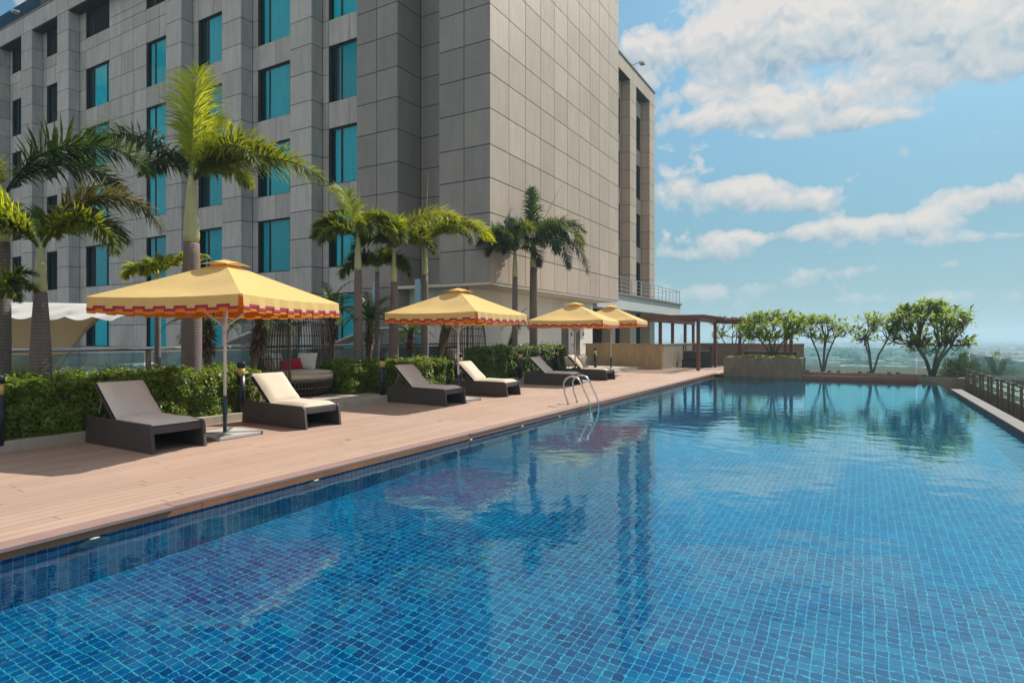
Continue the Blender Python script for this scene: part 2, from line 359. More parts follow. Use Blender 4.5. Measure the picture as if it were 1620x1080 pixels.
# ------------------------------------------------------------------ world, sun, camera
SUN_AZ, SUN_EL = 20.0, 47.0           # from +Y towards +X
def build_world():
    w = bpy.data.worlds.new('World'); scene.world = w; w.use_nodes = True
    nt = w.node_tree; nt.nodes.clear(); k = NT(nt)
    out = nt.nodes.new('ShaderNodeOutputWorld'); bg = k.n('Background')
    sky = k.n('TexSky', sky_type='NISHITA'); sky.sun_disc = False
    sky.sun_elevation = R(SUN_EL); sky.sun_rotation = R(SUN_AZ); sky.altitude = 200
    sky.air_density = 1.0; sky.dust_density = 1.2; sky.ozone_density = 2.2
    d = k.n('TexCoord').outputs['Generated']; s = k.sep(d)
    az = k.math('MULTIPLY', k.math('ARCTAN2', s[0], s[1]), 180/math.pi)
    el = k.math('MULTIPLY', k.math('ARCSINE', s[2]), 180/math.pi)
    v0 = k.comb(k.math('MULTIPLY', az, .1), k.math('MULTIPLY', el, .115), 0)
    wob = k.n('TexNoise'); wob.inputs['Scale'].default_value = 3.2; wob.inputs['Detail'].default_value = 4; k.l(v0, wob.inputs['Vector'])
    vm = k.n('VectorMath', operation='MULTIPLY_ADD'); k.l(wob.outputs['Color'], vm.inputs[0]); vm.inputs[1].default_value = (.30,.30,0); k.l(v0, vm.inputs[2]); v = vm.outputs[0]
    def billow(vec):
        tot_ = None
        for sc, wt in ((2.3,.54), (5.2,.27), (11.5,.13), (25.0,.06)):
            x = k.n('TexVoronoi', feature='SMOOTH_F1', voronoi_dimensions='2D'); x.inputs['Scale'].default_value = sc; x.inputs['Smoothness'].default_value = .35; k.l(vec, x.inputs['Vector'])
            t_ = k.math('MULTIPLY', k.math('SUBTRACT', 1.0, x.outputs['Distance']), wt); tot_ = t_ if tot_ is None else k.math('ADD', tot_, t_)
        return tot_
    bl = billow(v)
    vs_ = k.n('VectorMath', operation='ADD'); k.l(v, vs_.inputs[0]); vs_.inputs[1].default_value = (.02,.07,0); bl2 = billow(vs_.outputs[0])
    n1 = k.noise(v, 2.4, 8, .60)
    def blob(px, py, rx, ry, wgt):
        f = 957.2; a = math.atan((px-810)/f); A = math.degrees(a) - 30.1
        Ev = math.degrees(math.atan((533-py)/f*math.cos(a)))
        sx = math.degrees(rx/f*math.cos(a)**2); sy = math.degrees(ry/f*math.cos(a))
        x = k.math('DIVIDE', k.math('SUBTRACT', az, A), sx); y = k.math('DIVIDE', k.math('SUBTRACT', el, Ev), sy)
        # flat base, domed top
        yb = k.math('MULTIPLY', k.math('MINIMUM', y, 0), 1.5); y2 = k.math('ADD', k.math('MAXIMUM', y, 0), yb)
        r2 = k.math('ADD', k.math('MULTIPLY', x, x), k.math('MULTIPLY', y2, y2))
        b = k.math('MULTIPLY', k.math('POWER', 2.718, k.math('MULTIPLY', r2, -1)), wgt)
        return b, k.math('MULTIPLY', b, y)
    blobs = [(1335,50,215,62,1.35),(1530,62,170,66,1.35),(1180,62,85,54,1.15),(1440,-20,320,62,1.1),(1470,128,190,26,.75),
             (1020,98,52,44,1.0),(1152,140,48,26,.85),(1085,152,42,22,.7),
             (1238,178,88,30,1.15),(1372,186,66,20,1.05),(1110,194,100,18,.95),(1300,208,130,13,.6),
             (1178,308,92,30,1.2),(1268,324,62,18,.95),(1072,292,46,30,.8),
             (1340,364,78,20,1.0),(1445,360,80,24,1.05),(1210,376,120,14,.9),(1560,376,100,12,.7),
             (1562,314,70,24,1.25),(1110,404,80,18,.85),(1330,432,100,14,.7),(1540,418,60,13,.7),(1080,470,90,22,.6),(1240,455,90,12,.6),(1450,470,110,12,.6)]
    tot = None; grad = None
    for b in blobs:
        bb, gg = blob(*b)
        tot = bb if tot is None else k.math('ADD', tot, bb); grad = gg if grad is None else k.math('ADD', grad, gg)
    # scattered clouds over the rest of the sky, with a fill bank behind camera
    far = k.math('GREATER_THAN', k.math('ABSOLUTE', k.math('SUBTRACT', az, -5)), 26)
    back = k.math('GREATER_THAN', k.math('ABSOLUTE', az), 112)  # unseen cloud bank behind camera, added to light the shaded facade
    other = k.math('MULTIPLY', k.ramp(k.noise(v, .8, 6, .55), [(.30, 0.), (.50, 1.)]), k.math('MULTIPLY_ADD', back, .75, k.math('MULTIPLY', far, .40)))
    tot = k.math('ADD', tot, other)
    dens = k.math('ADD', k.math('MULTIPLY', tot, 1.25), k.math('ADD', k.math('MULTIPLY', k.math('SUBTRACT', bl, .60), 2.0), k.math('MULTIPLY', k.math('SUBTRACT', n1, .5), 1.0)))
    cov = k.ramp(dens, [(.34, 0.), (.56, .50), (1.0, .96)])
    # lit tops, grey-blue bases
    relief = k.math('MULTIPLY', k.math('SUBTRACT', bl, bl2), 1.7)
    g2 = k.math('ADD', k.math('MULTIPLY', k.math('DIVIDE', grad, k.math('ADD', tot, .25)), 1.1), k.math('ADD', relief, k.math('MULTIPLY_ADD', k.math('SUBTRACT', n1, .5), 1.2, .15)))
    g2 = k.math('ADD', g2, k.math('MULTIPLY', back, 1.0))  # the added bank is kept bright as fill light
    shade = k.ramp(k.math('MULTIPLY_ADD', g2, .5, .5), [(.16, (2.0,3.2,4.4)), (.46, (4.4,4.9,5.2)), (.80, (6.8,6.3,5.85))])
    hz = k.ramp(k.math('DIVIDE', el, 90), [(0, .92), (.10, .80), (.22, .42), (.36, 0.)])
    tint = k.n('Mix', data_type='RGBA', blend_type='MULTIPLY'); tint.inputs[0].default_value = 1
    k.l(sky.outputs[0], tint.inputs[6]); tint.inputs[7].default_value = (.80, 1.12, 1.05, 1)
    base = k.mixc(hz, tint.outputs[2], k.ramp(k.math('DIVIDE', el, 30), [(0,(2.5,3.8,4.35)), (.18,(1.9,3.3,4.1)), (.45,(1.4,2.9,4.0)), (1,(.95,2.65,4.4))]))
    cov = k.math('MULTIPLY', cov, k.ramp(k.math('DIVIDE', el, 30), [(.0, .25), (.12, .55), (.30, .95)]))
    cl = k.mixc(cov, base, shade)
    
    k.l(cl, bg.inputs[0]); bg.inputs[1].default_value = .1
    k.l(bg.outputs[0], out.inputs[0])
build_world()
L = bpy.data.lights.new('sun', 'SUN'); L.energy = 5.0; L.angle = R(.5); L.color = (1, .93, .83)
so = bpy.data.objects.new('sun', L); COL.objects.link(so)
d = Vector((math.sin(R(SUN_AZ))*math.cos(R(SUN_EL)), math.cos(R(SUN_AZ))*math.cos(R(SUN_EL)), math.sin(R(SUN_EL))))
so.rotation_euler = d.to_track_quat('Z', 'Y').to_euler(); so.location = (10, 20, 60)

cam = bpy.data.cameras.new('camera'); co = bpy.data.objects.new('camera', cam); COL.objects.link(co)
co.location = (0, 0, 1.6); co.rotation_euler = (R(90), 0, R(30.1))
cam.sensor_width = 36; cam.lens = 957.2/1620*36; cam.shift_y = -7/1620; cam.clip_end = 30000; cam.clip_start = .05
scene.camera = co
scene.view_settings.view_transform = 'Standard'; scene.view_settings.look = 'None'; scene.view_settings.gamma = 1
scene.view_settings.exposure = .27
scene.render.engine = 'CYCLES'
cy = scene.cycles; cy.use_denoising = True
try: cy.denoiser = 'OPENIMAGEDENOISE'
except Exception: pass
cy.max_bounces = 10; cy.transparent_max_bounces = 24; cy.transmission_bounces = 8; cy.diffuse_bounces = 3; cy.glossy_bounces = 4
cy.sample_clamp_indirect = 6; cy.caustics_refractive = True; cy.caustics_reflective = False; cy.blur_glossy = .3

# ------------------------------------------------------------------ setting: pool, deck, terraces
EX = -5.65           # deck edge
WZ = -.10           # water level
PY0, PY1, PXR = -5.0, 28.74, 2.30
FZ = WZ - 1.1
MB().quad((EX,PY0,FZ),(PXR,PY0,FZ),(PXR,PY1,FZ),(EX,PY1,FZ)).build('pool_floor', M['floor_tile'])['kind'] = 'structure'
MB().box(EX-.25, EX, PY0-.25, PY1, FZ-.1, -.052).build('pool_side_wall', M['wall_tile_y'])['kind'] = 'structure'
MB().box(PXR, PXR+.03, PY0-.25, PY1, FZ-.1, WZ-.004).build('pool_overflow_wall', M['wall_tile_y'])['kind'] = 'structure'
MB().box(EX-.25, PXR+.03, PY1, PY1+.25, FZ-.1, -.12).box(EX, PXR+.03, PY0-.25, PY0, FZ-.1, -.052).build('pool_end_wall', M['wall_tile_x'])['kind'] = 'structure'

def water():
    m, nt, out = new_mat('pool_water'); k = NT(nt); p = k.pos()
    h = k.math('ADD', k.math('MULTIPLY', k.noise(k.scale(p, (1.0, 1.0, 1)), 9.0, 3, .5, .4), 1.0), k.math('MULTIPLY', k.noise(p, 13, 2, .5), .22))
    rf = k.n('BsdfGlass'); rf.inputs['IOR'].default_value = 1.333; rf.inputs['Roughness'].default_value = 0; rf.inputs[0].default_value = (.66,.97,1,1)
    gl = k.n('BsdfGlossy'); gl.inputs['Roughness'].default_value = .015; gl.inputs[0].default_value = (.60,.92,1,1)
    fr = k.n('Fresnel'); fr.inputs[0].default_value = 1.22
    g = k.n('MixShader'); k.l(fr.outputs[0], g.inputs[0]); k.l(rf.outputs[0], g.inputs[1]); k.l(gl.outputs[0], g.inputs[2])
    b = k.bump(h, .055, .02); 
    for q_ in (rf, gl, fr): k.l(b, q_.inputs['Normal'])
    k.l(g.outputs[0], out.inputs[0])
    nx, ny = 160, 650
    X = np.linspace(EX, PXR+.02, nx); Y = np.linspace(PY0, PY1, ny)
    gx, gy = np.meshgrid(X, Y)
    z = np.zeros_like(gx)
    r = np.random.default_rng(3)
    for i in range(46):
        lam = .15 * (.75 / .15) ** r.random(); th = r.random() * 2 * math.pi; ph = r.random() * 6.28
        a = .00018 * lam ** .75
        z += a * np.sin(2*math.pi/lam*(gx*math.cos(th)+gy*math.sin(th)) + ph)
    V = np.stack([gx, gy, WZ + z], -1).reshape(-1, 3)
    Fs = []
    for j in range(ny-1):
        o = j*nx
        Fs += [(o+i, o+i+1, o+nx+i+1, o+nx+i) for i in range(nx-1)]
    o = np_obj('pool_water', V, Fs, m, smooth=True); o['kind'] = 'structure'
    return o
WATER = water()

# deck sheets
dk = MB()
dk.box(-10.30, EX-.125, PY0-.3, 36.4, -.05, 0)
dk.box(EX-.125, -2.9, 30.45, 36.4, -.05, 0).box(EX-.125, -5.2, 27.42, 30.45, -.05, 0)
dk.build('pool_deck', M['deck'])['kind'] = 'structure'
eb = MB(); y = PY0; i = 0
for (a, b, off) in ((-5.3, 3.33, .03), (3.336, 8.3, .0), (8.306, 13.2, .012), (13.206, 18.1, .0), (18.106, 23.2, .01), (23.206, 28.0, 0)):
    eb.box(EX-.13, EX+.028+off*.6, a, b, -.028, .012)
eb.build('deck_edge_board', M['edge'], bevel=.006)['kind'] = 'structure'
fb = MB()
for (a, b) in ((-5.3, 3.62), (3.626, 9.4), (9.406, 15.2), (15.206, 21.0), (21.006, 27.39)):
    fb.box(EX-.02, EX+.026, a, b, -.085, -.0285)
fb.build('deck_fascia', M['fascia_wood'])['kind'] = 'structure'
# subsurface slab that carries everything
MB().box(-14.2, EX-.25, PY0-.5, 40, -.9, -.052).build('podium_slab', M['concrete'])['kind'] = 'structure'

# planting strip, kerbs, daybed platforms
kb = MB()
def kerb(y0, y1, x=-10.30):
    n = max(1, round((y1-y0)/1.1)); st = (y1-y0)/n
    for i in range(n): kb.box(x-.16, x, y0+i*st+.004, y0+(i+1)*st-.004, -.05, .15)
kerb(-2, 8.15); kerb(11.75, 14.8); kerb(17.2, 23.4, -10.6)
kb.build('planting_kerb', M['travertine'], bevel=.008)['kind'] = 'structure'
so_ = MB(); so_.box(-13.4, -10.46, -2, 8.15, -.05, .10); so_.box(-13.4, -10.46, 11.75, 14.8, -.05, .10); so_.box(-13.4, -11.15, 11.1, 11.75, .151, .17); so_.box(-13.4, -10.76, 17.2, 23.4, -.05, .10)
so_.build('planting_soil', M['soil'])['kind'] = 'structure'
pf = MB()
def platform(x0, x1, y0, y1, z=.15, t=.9):
    nx = max(1, round((x1-x0)/t)); ny = max(1, round((y1-y0)/t)); sx = (x1-x0)/nx; sy = (y1-y0)/ny
    for i in range(nx):
        for j in range(ny): pf.box(x0+i*sx+.003, x0+(i+1)*sx-.003, y0+j*sy+.003, y0+(j+1)*sy-.003, -.05, z)
platform(-13.4, -10.12, 8.17, 11.73); platform(-13.4, -10.12, 14.82, 17.18); platform(-13.7, -9.55, 23.45, 29.6, .12)
pf.build('stone_platform', M['travertine'], bevel=.006)['kind'] = 'structure'
pl = MB(); pl.box(-13.75, -12.55, 28.0, 31.9, .125, .58); pl.build('door_plinth', M['travertine'], bevel=.01)['kind'] = 'structure'

# courtyard beyond the balustrade
MB().box(-70, -14.21, -30, 21, -1.3, -.9).build('courtyard_floor', M['court'])['kind'] = 'structure'

# right-hand gutter, coping and ledge
MB().box(PXR+.03, 4.4, PY0-.3, 29.6, -1.2, -.62).build('overflow_gutter', M['tank'])['kind'] = 'structure'
cp = MB()
for i in range(26):
    y0 = PY0 + i*1.075
    cp.box(2.345, 2.62, y0+.004, y0+1.071, -.62, 0)
cp.build('coping_strip', M['coping'], bevel=.008)['kind'] = 'structure'
MB().box(PXR+.032, 2.343, PY0-.3, 22.9, -.62, WZ-.03).build('overflow_channel', M['tank'])['kind'] = 'structure'
MB().box(3.72, 4.4, PY0-.3, 29.6, -.7, -.05).build('outer_ledge', M['white_render'])['kind'] = 'structure'
MB().box(3.42, 3.60, PY0-.3, 28.2, -.7, -.10).build('ledge_upstand', M['grey_stone'])['kind'] = 'structure'
# far ledge
fl = MB()
for i in range(7): fl.box(-2.145+i*.563+.002, -2.145+(i+1)*.563-.002, 27.34, 28.02, -1.15, .03)
fl.build('far_ledge', M['red_ledge'], bevel=.006)['kind'] = 'structure'
fl2 = MB(); fl2.box(-2.2, 1.80, 28.02, 28.4, -.1, .15); fl2.box(1.81, 3.35, 28.02, 28.45, -.6, .06); fl2.build('glass_kerb', M['grey_stone'], bevel=.01)['kind'] = 'structure'
MB().box(-2.8, 7, 28.46, 37, -.6, .02).build('planting_bed', M['soil'])['kind'] = 'structure'

# ------------------------------------------------------------------ hotel
hotel = thing('hotel_building', 'tall grey stone clad hotel with teal windows and a blank corner tower beside the pool', 'building')
ZR = sorted([3.69 + 3.97*kk + o for kk in range(-2, 6) for o in (0, 1.27, 2.64)])
def zs(a, b): return [a] + [z for z in ZR if a + .15 < z < b - .15] + [b]
def clad(mb, O, u, n, us, zz, gap=.034, th=.035, skip=None):
    """panels standing proud of plane through O, u horizontal, n outwards"""
    O = Vector(O); u = Vector(u); n = Vector(n); up = Vector((0,0,1))
    for i in range(len(us)-1):
        for j in range(len(zz)-1):
            if skip and skip(.5*(us[i]+us[i+1]), .5*(zz[j]+zz[j+1])): continue
            a0, a1, b0, b1 = us[i]+gap/2, us[i+1]-gap/2, zz[j]+gap/2, zz[j+1]-gap/2
            P = [O+u*a0+up*b0, O+u*a1+up*b0, O+u*a1+up*b1, O+u*a0+up*b1]
            Q = [p + n*th for p in P]
            mb.add(P+Q, [(4,5,6,7),(0,1,5,4),(1,2,6,5),(2,3,7,6),(3,0,4,7)])
XC, YC = -12.24, 19.44                       # tower corner
YP, YW = 20.16, 20.84
TOP = 26.0
# dark backing walls
w = MB()
w.box(-14.60, XC-.036, YC+.036, 33.41, 3.72, TOP)           # tower
w.box(-16.70, -14.60, 20.99, 30, -.9, TOP)                # recess
w.box(-19.08, -16.82, YC+.036, 30, -.9, TOP)              # block
w.box(-64, -19.08, YW+.42, 30, -.9, 24.6)                 # long wing core
w.build('wall', M['joint'], hotel)
c = MB()
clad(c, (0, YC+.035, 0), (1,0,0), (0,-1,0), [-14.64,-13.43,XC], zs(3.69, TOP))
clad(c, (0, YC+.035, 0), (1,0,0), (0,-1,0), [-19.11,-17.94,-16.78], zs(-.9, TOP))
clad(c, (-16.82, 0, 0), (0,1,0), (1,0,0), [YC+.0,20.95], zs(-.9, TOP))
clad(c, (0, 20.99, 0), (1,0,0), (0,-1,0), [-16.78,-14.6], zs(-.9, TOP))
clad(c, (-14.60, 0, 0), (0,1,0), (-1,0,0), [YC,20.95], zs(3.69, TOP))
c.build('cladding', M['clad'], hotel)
c = MB()
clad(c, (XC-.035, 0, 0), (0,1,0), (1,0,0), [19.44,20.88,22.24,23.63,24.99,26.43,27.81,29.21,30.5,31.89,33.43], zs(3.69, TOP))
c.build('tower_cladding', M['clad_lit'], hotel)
# soffit and recessed ground floor under the tower
MB().box(-17.2, XC-.02, YC+.02, 33.43, 3.60, 3.715).build('soffit', M['soffit'], hotel)
w = MB(); w.box(-17, -13.84, 20.3, 33.3, -.1, 3.6); w.box(-17.2,-13.84,20.24,20.3,-.1,3.6); w.build('ground_floor_wall', M['joint'], hotel)
c = MB(); us = [20.3,21.6,22.9,24.2,25.5,26.8,28.1,29.05]
clad(c, (-13.84,0,0), (0,1,0), (1,0,0), us, [.1,1.15,2.45,3.6], .014)
clad(c, (-13.84,0,0), (0,1,0), (1,0,0), [29.05,29.93,30.65,31.48,32.6,33.3], [.6,2.75,3.6], .014, skip=lambda a, z: z < 2.7 and (29.05 < a < 29.93 or 30.65 < a < 31.48))
clad(c, (0,20.24,0), (1,0,0), (0,-1,0), [-17,-15.4,-13.84], [.1,1.15,2.45,3.6], .014)
c.build('cream_cladding', M['cream'], hotel)
for (a, b) in ((29.07, 29.91), (30.67, 31.46)):
    dr = MB().box(-13.84, -13.79, a, b, .6, 2.74).build('door', M['door'], hotel, bevel=.006)
    MB().tube([(-13.74, b-.12, 1.45), (-13.74, b-.12, 1.75)], .015).box(-13.79,-13.74,b-.13,b-.11,1.47,1.49).box(-13.79,-13.74,b-.13,b-.11,1.71,1.73).build('handle', M['steel'], dr)
for y0 in (30.15, 31.75):
    s_ = MB().box(-13.80, -13.77, y0, y0+.26, 1.55, 1.95).build('door_sign', M['light_shell'], hotel, bevel=.004)
    MB().box(-13.768, -13.762, y0+.05, y0+.21, 1.66, 1.86).build('picture', M['pole_blue'], s_)
    MB().tube([(-13.8, y0+.13, 1.2), (-13.62, y0+.13, 1.2), (-13.62, y0-.1, 1.1)], .016).build('grab_handle', M['black'], hotel)
# long wing
piers = [(-24.25,-22.73),(-29.58,-27.97),(-34.74,-33.22),(-47.57,-46.01),(-52.93,-51.26),(-58.2,-56.6),(-64,-62.3)]
c = MB(); w = MB()
zz = zs(-.9, 23.5)
for (a, b) in piers:
    w.box(a+.036, b-.036, YP+.036, YW+.5, -.9, 23.5)
    clad(c, (0,YP+.035,0), (1,0,0), (0,-1,0), [a,b], zz)
    clad(c, (b-.035,0,0), (0,1,0), (1,0,0), [YP,YW], zz)
    clad(c, (a+.035,0,0), (0,1,0), (-1,0,0), [YP,YW], zz)
cor = [-64 + 1.63*i for i in range(27)] + [-19.15]
w.box(-64, -19.12, YP+.036, YW+.5, 23.5, 24.66)
clad(c, (0,YP+.035,0), (1,0,0), (0,-1,0), cor, [23.5, 24.7])
w.box(-64, -19.12, YP+.02, YW+.4, 23.44, 23.5)
wins = [(-22.31,-19.62),(-27.54,-24.72),(-32.72,-30.0),(-37.98,-35.2),(-45.21,-42.25),(-50.72,-48.1),(-56.2,-53.4),(-61.9,-58.7)]
bays = [(-22.73,-19.11),(-27.97,-24.25),(-33.22,-29.58),(-46.01,-34.74),(-51.26,-47.57),(-56.6,-52.93),(-62.3,-58.2)]
KS = list(range(-1, 5))
def wz(kk):
    b = 3.69 + 3.97*kk
    return (b+1.27, b+3.97) if kk < 4 else (21.65, 23.44)
for (a, b) in bays:
    ww = [q for q in wins if a < q[0] and q[1] < b]
    us = [a]
    for q in sorted(ww): us += [q[0], q[1]]
    us = sorted(set(us + [b]))
    full = []
    for i in range(len(us)-1):
        full.append(us[i])
        L_ = us[i+1]-us[i]
        iswin = any(abs(us[i]-q[0]) < 1e-6 for q in ww)
        nn = (2 if iswin else max(1, round(L_/1.42)))
        for t in range(1, nn): full.append(us[i]+L_*t/nn*(1.0 if not iswin else 1.24 if False else 1.0))
    full.append(us[-1])
    zz2 = sorted(set([-.9] + [z for z in ZR if -.7 < z < 23.3] + [21.65, 23.44]))
    inwin = lambda x, z: any(q[0] < x < q[1] for q in ww) and any(wz(kk)[0]-.01 < z < wz(kk)[1]+.01 for kk in KS)
    clad(c, (0,YW+.035,0), (1,0,0), (0,-1,0), full, zz2, skip=inwin)
    # backing with real openings: strips between windows and spandrels
    xs = sorted(us)
    for i in range(len(xs)-1):
        x0, x1 = xs[i], xs[i+1]
        if any(abs(x0-q[0]) < 1e-6 for q in ww):
            zprev = -.9
            for kk in KS:
                z0, z1 = wz(kk); w.box(x0, x1, YW+.036, YW+.45, zprev, z0); zprev = z1
        else: w.box(x0, x1, YW+.036, YW+.45, -.9, 23.44)
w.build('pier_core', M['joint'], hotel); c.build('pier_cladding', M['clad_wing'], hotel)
def window(x0, x1, z0, z1, louvre, dark, seed, parent=hotel):
    rr = random.Random(seed); W = x1-x0; y = YW+.11
    fr = MB(); t = .05
    fr.box(x0, x0+t, y, y+.08, z0, z1).box(x1-t, x1, y, y+.08, z0, z1).box(x0+t, x1-t, y, y+.08, z0, z0+t).box(x0+t, x1-t, y, y+.08, z1-t, z1)
    m1 = x0 + W*.27; fr.box(m1-.03, m1+.03, y+.001, y+.079, z0+t, z1-t)
    m2 = x0 + W*(.83 if dark else .42)
    if rr.random() < .8 and not louvre: fr.box(m2-.02, m2+.02, y+.002, y+.078, z0+t, z1-t)
    f = fr.build('window', M['frame_dark'], parent)
    if louvre:
        lv = MB(); n = 14
        for i in range(n):
            z = z0+t+(z1-z0-2*t)*(i+.5)/n
            lv.box(x0+t, x1-t, -.045, .045, -.006, .006, Matrix.Translation((0, y+.04, z)) @ Matrix.Rotation(R(-35), 4, 'X'))
        lv.build('louvre', M['louver'], f)
        MB().box(x0, x1, y+.13, y+.15, z0, z1).build('backing', M['room'], f)
        return
    MB().quad((x0+t,y+.04,z0+t),(x1-t,y+.04,z0+t),(x1-t,y+.04,z1-t),(x0+t,y+.04,z1-t)).build('pane', M['pane'], f)
    # curtain with folds over part of the width
    open_ = dark
    c0 = x0 + W*(open_ + rr.uniform(-.02,.02)); c1 = x1 - .04
    nseg = 70; P0 = []; P1 = []; ph = rr.random()*6
    for i in range(nseg+1):
        x = c0 + (c1-c0)*i/nseg
        dy = .018*math.sin(x*38+ph) + .012*math.sin(x*17+ph*2) + .008*math.sin(x*71)
        P0.append((x, y+.085+dy*.8, z0+.02)); P1.append((x, y+.085+dy*.6, z1-.03))
    MB().grid([P0, P1]).build('curtain', M['curtain'], f, smooth=True)
    MB().box(x0, x1, y+.21, y+.23, z0, z1).build('room_back', M['room'], f)
for i, (a, b) in enumerate(wins):
    for kk in KS:
        z0, z1 = wz(kk)
        op = [.12,.13,.18,.04,.24,.80,.80,.80][i] + .06*math.sin(i*5.1+kk*3.7)
        window(a, b, z0, z1, kk == 4 and i > 2, op, i*17+kk)
# roof screen and its floodlight on the long wing
rs = MB()
for i in range(26): rs.box(-63.5+i*1.7, -63.5+i*1.7+1.66, YP+.9, YP+.93, 24.75, 26.9)
rs.build('roof_screen', M['screen'], hotel)
MB().box(-64, -19.15, YP-.03, YP+.30, 24.705, 24.80).build('roof_flashing', M['grey_stone'], hotel)
# back wing (beyond the tower)
w = MB(); c = MB()
XB, XF = -15.90, -15.22
zz = zs(0.05, 21.05)
w.box(-24, XB-.46, 36, 50.25, 0, 22.1)
pb = [(40.0, 40.9), (44.05, 45.5), (48.9, 50.3)]
for (a, b) in pb:
    w.box(XB-.46, XF-.036, a+.036, b-.036, 0, 21.05)
    clad(c, (XF-.035,0,0), (0,1,0), (1,0,0), [a,b], zz)
    clad(c, (0,a+.035,0), (1,0,0), (0,-1,0), [XB,XF], zz)
    clad(c, (0,b-.035,0), (1,0,0), (0,1,0), [XB,XF], zz)
w.box(XB-.46, XF-.036, 36, 50.27, 21.05, 22.14)
clad(c, (XF-.035,0,0), (0,1,0), (1,0,0), [36+1.43*i for i in range(11)], [21.05, 22.17])
bw = [(41.9, 43.75), (46.3, 48.60)]
for (a, b) in ((40.9,44.05),(45.5,48.9)):
    q = [x for x in bw if a < x[0] < b][0]
    clad(c, (XB-.035,0,0), (0,1,0), (1,0,0), [a,q[0],q[1],b], zz, skip=lambda u, z: q[0] < u < q[1] and any(3.69+3.97*kk+1.27-.01 < z < 3.69+3.97*kk+3.98 for kk in KS))
    w.box(XB-.44, XB-.036, a, q[0], 0, 21.05); w.box(XB-.44, XB-.036, q[1], b, 0, 21.05)
    zp = 0
    for kk in KS:
        z0 = max(.1, 3.69+3.97*kk+1.27); z1 = 3.69+3.97*kk+3.97
        if z1 > 21.05: z1 = 21.0
        w.box(XB-.44, XB-.036, q[0], q[1], zp, z0); zp = z1
        f = MB().box(XB-.2, XB-.14, q[0], q[0]+.05, z0, z1).box(XB-.2, XB-.14, q[1]-.05, q[1], z0, z1).box(XB-.2,XB-.14,q[0]+.05,q[1]-.05,z0,z0+.05).box(XB-.2,XB-.14,q[0]+.05,q[1]-.05,z1-.05,z1).build('window', M['frame_dark'], hotel)
        MB().quad((XB-.17,q[0]+.05,z0+.05),(XB-.17,q[1]-.05,z0+.05),(XB-.17,q[1]-.05,z1-.05),(XB-.17,q[0]+.05,z1-.05)).build('pane', M['pane'], f)
        MB().box(XB-.43, XB-.40, q[0], q[1], z0, z1).build('room_back', M['room'], f)
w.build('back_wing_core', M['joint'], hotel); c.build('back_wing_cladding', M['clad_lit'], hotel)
MB().box(-24, XF+.06, 35.9, 50.4, 22.175, 22.27).build('back_wing_flashing', M['grey_stone'], hotel)
# balcony deck of the back wing
b = MB(); b.box(-15.15, -14.0, 34.5, 54.0, 3.45, 4.42); b.box(-17, -15.16, 50.5, 54, 3.45, 4.42); bo = b.build('balcony', M['white_render'], hotel)
MB().box(-15.15, -13.88, 34.4, 54.12, 4.425, 4.55).build('balcony_coping', M['grey_stone'], bo)
rl = MB()
yy = 34.6
while yy < 54.05:
    rl.tube([(-14.05, yy, 4.55), (-14.05, yy, 5.62)], .028, 6); yy += 1.07
for z in (4.82, 5.1, 5.36, 5.62): rl.tube([(-14.05, 34.6, z), (-14.05, 53.98, z)], .026 if z > 5.5 else .016, 6)
rl.tube([(-14.05, 53.98, 5.62), (-16.4, 53.98, 5.62)], .026, 6)
rl.build('balcony_railing', M['steel'], bo)
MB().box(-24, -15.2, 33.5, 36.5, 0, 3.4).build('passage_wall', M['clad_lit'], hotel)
# blue glass fins by the recess
for (x, y) in ((-17.55, 18.9), (-15.3, 18.9)):
    MB().box(x-.14, x+.14, y, y+.06, -.9, 3.9).build('glass_fin', M['fin'], hotel, bevel=.004)

def floodlight(loc, rz, label):
    t = thing('floodlight', label, 'floodlight', loc, rz, None)
    MB().tube([(0,0,0),(0,-.5,.12),(0,-.72,.2),(0,-.78,.05)], .022, 6).build('arm', M['post_brown'], t)
    MB().prism([(-.24,-.08),(.24,-.08),(.17,.08),(-.17,.08)], .36, 'y', -.98).build('lamp_head', M['drain'], t, bevel=.01)
    return t
floodlight((-52.3, YP+.2, 24.8), 0, 'small floodlight over the dark glass screen at the top left roof edge')
floodlight((XF, 44.5, 22.27), R(90), 'small floodlight on an arm above the roof edge of the far wing')

# ------------------------------------------------------------------ balustrade behind the planting
bal = thing('glass_balustrade', 'long glass balustrade with steel handrail and bronze posts behind the hedges', 'balustrade')
RX = -13.3
ys = [2.1+2.62*i for i in range(7)]
MB().box(RX-.06, RX+.06, -1, 19.0, -.05, .26).build('kerb', M['grey_stone'], bal)
MB().tube([(RX, -1, 1.35), (RX, 19.0, 1.35)], .038, 10).build('handrail', M['steel'], bal, smooth=True)
for yy in ys: MB().box(RX-.03, RX+.03, yy-.05, yy+.05, .26, 1.32).build('post', M['bronze'], bal, bevel=.005)
pts = [-1] + ys + [19.0]
for a, b in zip(pts[:-1], pts[1:]):
    if b-a > .3: MB().box(RX-.006, RX+.006, a+.09, b-.09, .27, 1.27).build('pane', M['rail_glass'], bal)

